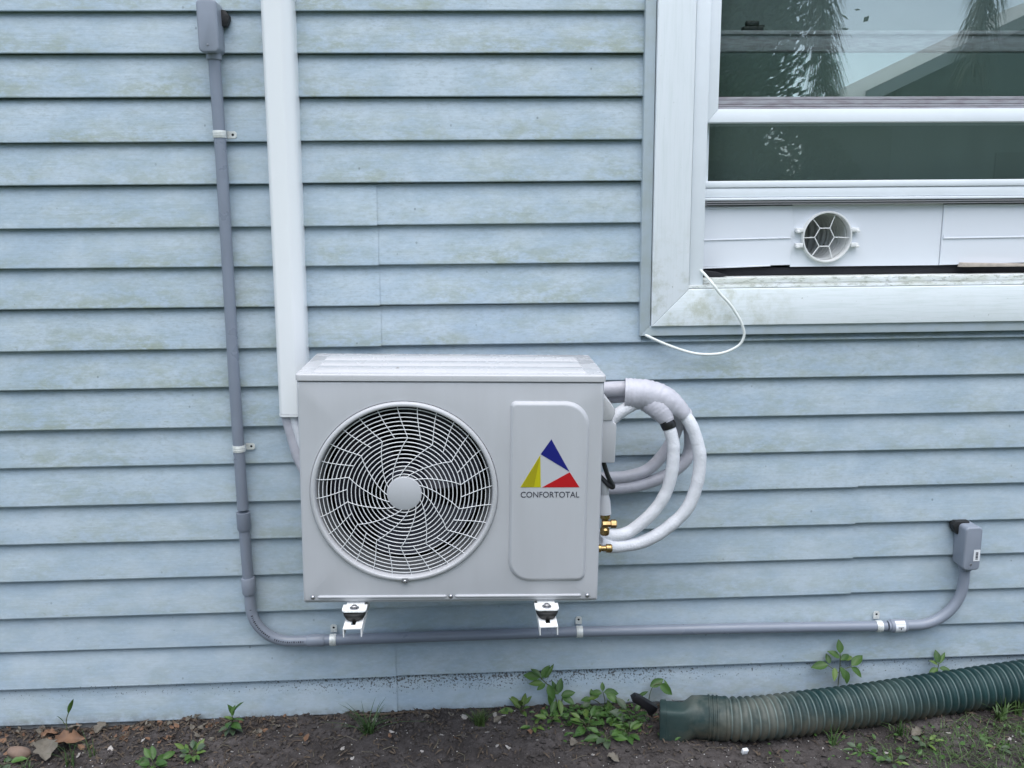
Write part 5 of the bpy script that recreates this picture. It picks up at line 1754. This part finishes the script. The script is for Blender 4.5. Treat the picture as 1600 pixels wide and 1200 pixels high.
# ------------------------------------------------------------------ across the yard (mirrored in the panes, plus an unseen added tree row)
nh = empty('neighbour_house', (9.2, -10.0, 0), 'dark neighbouring house with a pale gable edge across the yard', 'house')
mb = MB()
mb.prism([(5.75, -0.1), (12.6, -0.1), (12.6, 2.95), (9.2, 4.52), (5.75, 2.92)], -13.4, -10.0)
obj('wall', mb, MAT['nwall'], nh, smooth=0)
sl = 0.4640
for (xa, xb, za, zb) in ((5.15, 9.2, 4.56 - 4.05 * sl, 4.56), (9.2, 13.25, 4.56, 4.56 - 4.05 * sl)):
    mb = MB()
    mb.prism([(xa, za + 0.02), (xb, zb + 0.02), (xb, zb + 0.10), (xa, za + 0.10)], -13.6, -9.62)
    obj('roof', mb, MAT['nroof'], nh, smooth=0)
    mb = MB()
    mb.prism([(xa, za), (xb, zb), (xb, zb + 0.17), (xa, za + 0.17)], -9.60, -9.56)
    obj('fascia', mb, MAT['nfascia'], nh, smooth=0)
mb = MB()
for k in range(3):
    mb.box(7.2 + k * 1.7, 8.1 + k * 1.7, -10.0, -9.96, 1.0, 2.1)
obj('window', mb, MAT['dark'], nh, smooth=0)

def tree(x, y, h, cr, n, seed, label):
    r = random.Random(seed)
    t = empty('tree', (x, y, 0), label, 'tree', 'trees across the yard')
    mb = MB()
    mb.tube([(x, y, -0.1), (x + 0.05, y, h * 0.3), (x - 0.08, y + 0.1, h * 0.6), (x, y, h * 0.85)], [0.16, 0.13, 0.10, 0.03], 10)
    for q in range(6):
        a = q * 1.05
        mb.tube([(x, y, h * (0.35 + 0.07 * q)), (x + math.cos(a) * cr * 0.5, y + math.sin(a) * cr * 0.5, h * (0.5 + 0.06 * q)), (x + math.cos(a) * cr * 0.85, y + math.sin(a) * cr * 0.85, h * (0.6 + 0.05 * q))], [0.06, 0.04, 0.012], 6)
    obj('trunk', mb, MAT['bark'], t, smooth=50)
    mb = MB()
    cl = [Vector((x + r.gauss(0, cr * 0.5), y + r.gauss(0, cr * 0.4), h * r.uniform(0.22, 1.0))) for _ in range(46)]
    for i in range(n):
        c = r.choice(cl)
        p = c + Vector((r.gauss(0, 0.32), r.gauss(0, 0.32), r.gauss(0, 0.28)))
        s_ = r.uniform(0.03, 0.075)
        u = Vector((r.gauss(0, 1), r.gauss(0, 1), r.gauss(0, 1))).normalized()
        w = u.orthogonal().normalized()
        v2 = u.cross(w)
        mb.add([p - w * s_, p - v2 * s_ * 0.5, p + w * s_, p + v2 * s_ * 0.5], [(0, 1, 2, 3)])
    obj('crown', mb, MAT['crown'], t, smooth=0, recalc=False)
    return t
tree(3.75, -10.6, 6.8, 0.62, 30000, 71, 'dense broadleaf tree across the yard, left of the palms')
protos = [tree(-1.2, -9.0, 7.0, 1.9, 9000, 73, 'first broadleaf tree added across the yard to block low sky, opposite the air conditioner'), tree(-4.6, -9.4, 7.4, 2.0, 9000, 74, 'second broadleaf tree added across the yard to block low sky, opposite the conduit')]  # unseen tree row, added to block low sky light and deepen lap shadows
for q, (x, y, ry, lab) in enumerate(((-8.0, -9.0, 1.0, 'third broadleaf tree added across the yard to block low sky, beyond the conduit side'), (-11.5, -8.0, 2.2, 'fourth broadleaf tree added across the yard to block low sky, far to the conduit side'), (11.3, -8.0, 3.0, 'broadleaf tree added to block low sky in front of the neighbouring house'), (-14.5, -6.0, 0.5, 'farthest broadleaf tree added to block low sky on the conduit side'), (15.0, -7.0, 4.0, 'broadleaf tree added to block low sky beyond the neighbouring house'))):
    src = protos[q % 2]
    c = src.copy(); C.objects.link(c)
    c.location = (x, y, 0); c.rotation_euler = (0, 0, ry); c['label'] = lab
    for ch in src.children:
        d = ch.copy(); C.objects.link(d); d.parent = c
def palm(x, y, ht, plumes, seed, label):
    r = random.Random(seed)
    t = empty('palm_tree', (x, y, 0), label, 'palm', 'palms across the yard')
    mb = MB()
    mb.tube([(x, y, -0.1), (x + 0.03, y, ht * 0.5), (x, y, ht)], [0.13, 0.10, 0.08], 12)
    obj('trunk', mb, MAT['bark'], t, smooth=50)
    for (dx, dy, zt, zb, wd) in plumes:
        mb = MB()
        pth = catmull([(x, y, ht), (x + dx * 0.45, y + dy * 0.45, ht + 0.55), (x + dx * 0.85, y + dy * 0.85, zt), (x + dx, y + dy, zb)], 10)
        mb.tube(pth, lin([0.02, 0.012, 0.004], len(pth)), 5)
        nleaf = 1300
        for i in range(nleaf):
            f = 0.22 + 0.78 * (i / nleaf) ** 0.7
            k = min(int(f * (len(pth) - 1)), len(pth) - 2)
            p = pth[k].lerp(pth[k + 1], f * (len(pth) - 1) - k)
            tn = (pth[k + 1] - pth[k]).normalized()
            a = r.uniform(0, 2 * PI)
            w1 = tn.orthogonal().normalized(); w2 = tn.cross(w1)
            out = (w1 * math.cos(a) + w2 * math.sin(a))
            ln = wd * r.uniform(0.7, 1.15)
            q1 = p + out * ln * 0.55 + tn * ln * 0.45
            q2 = p + out * ln * 0.80 + tn * ln * 1.05 + Vector((0, 0, -0.12 * ln))
            sd = out.cross(tn).normalized() * 0.006
            mb.add([p - sd, p + sd, q1 + sd, q1 - sd, q2 + sd * 0.2, q2 - sd * 0.2], [(0, 1, 2, 3), (3, 2, 4, 5)])
        obj('frond', mb, MAT['frond'], t, smooth=0, recalc=False)
palm(2.15, -7.6, 5.0, [(1.52, 0.5, 4.3, 2.50, 0.30), (-0.9, 0.2, 4.6, 3.6, 0.3), (0.2, -1.0, 4.8, 3.8, 0.3)], 5, 'palm with long drooping fronds across the yard, nearer the tree')
palm(7.4, -7.9, 5.2, [(-2.2, 0.75, 4.5, 2.82, 0.30), (0.9, 0.3, 4.8, 3.9, 0.3), (0.1, -1.0, 5.0, 4.0, 0.3), (-1.0, -0.3, 5.2, 4.6, 0.3)], 6, 'palm with long drooping fronds in front of the neighbouring house')
def shrub(x, y, hgt, wid, n, seed, label):
    r = random.Random(seed)
    t = empty('shrub', (x, y, 0), label, 'shrub')
    mb = MB()
    for q in range(5):
        a = q * 1.3
        mb.tube([(x, y, -0.05), (x + 0.3 * wid * math.cos(a), y + 0.2 * math.sin(a), hgt * 0.45), (x + 0.6 * wid * math.cos(a), y + 0.4 * math.sin(a), hgt * 0.8)], [0.05, 0.03, 0.01], 6)
    obj('stem', mb, MAT['bark'], t, smooth=50)
    mb = MB()
    for i in range(n):
        a, u = r.uniform(0, 2 * PI), r.random() ** 0.5
        zz = r.random() ** 0.8
        edge = 0.85 + 0.3 * noise.noise((math.cos(a) * 2, zz * 4, seed))
        k = math.sqrt(max(0.05, 1 - zz ** 3)) * wid * u * edge
        p = Vector((x + k * math.cos(a), y + k * 0.6 * math.sin(a), 0.08 + zz * hgt * edge))
        s_ = r.uniform(0.03, 0.07)
        w = Vector((r.gauss(0, 1), r.gauss(0, 1), r.gauss(0, 1))).normalized(); v1 = w.orthogonal().normalized(); v2 = w.cross(v1)
        mb.add([p - v1 * s_, p - v2 * s_ * 0.5, p + v1 * s_, p + v2 * s_ * 0.5], [(0, 1, 2, 3)])
    obj('foliage', mb, MAT['crown'], t, smooth=0, recalc=False)
shrub(3.6, -10.0, 2.75, 1.0, 9000, 81, 'tall green shrub across the yard below the broadleaf tree')
shrub(5.0, -10.6, 2.6, 1.0, 9000, 82, 'tall green shrub at the corner of the neighbouring house')
mb = MB()
hb = random.Random(9)
for i in range(9000):
    p = Vector((hb.uniform(-6, 5.7), -11.5 + hb.gauss(0, 0.35), abs(hb.gauss(0.75, 0.55))))
    s_ = hb.uniform(0.05, 0.12)
    u = Vector((hb.gauss(0, 1), hb.gauss(0, 1), hb.gauss(0, 1))).normalized(); w = u.orthogonal().normalized(); v2 = u.cross(w)
    mb.add([p - w * s_, p - v2 * s_ * 0.5, p + w * s_, p + v2 * s_ * 0.5], [(0, 1, 2, 3)])
obj('hedge', mb, MAT['crown'], smooth=0, recalc=False, label='loose green hedge along the far side of the yard', cat='hedge')
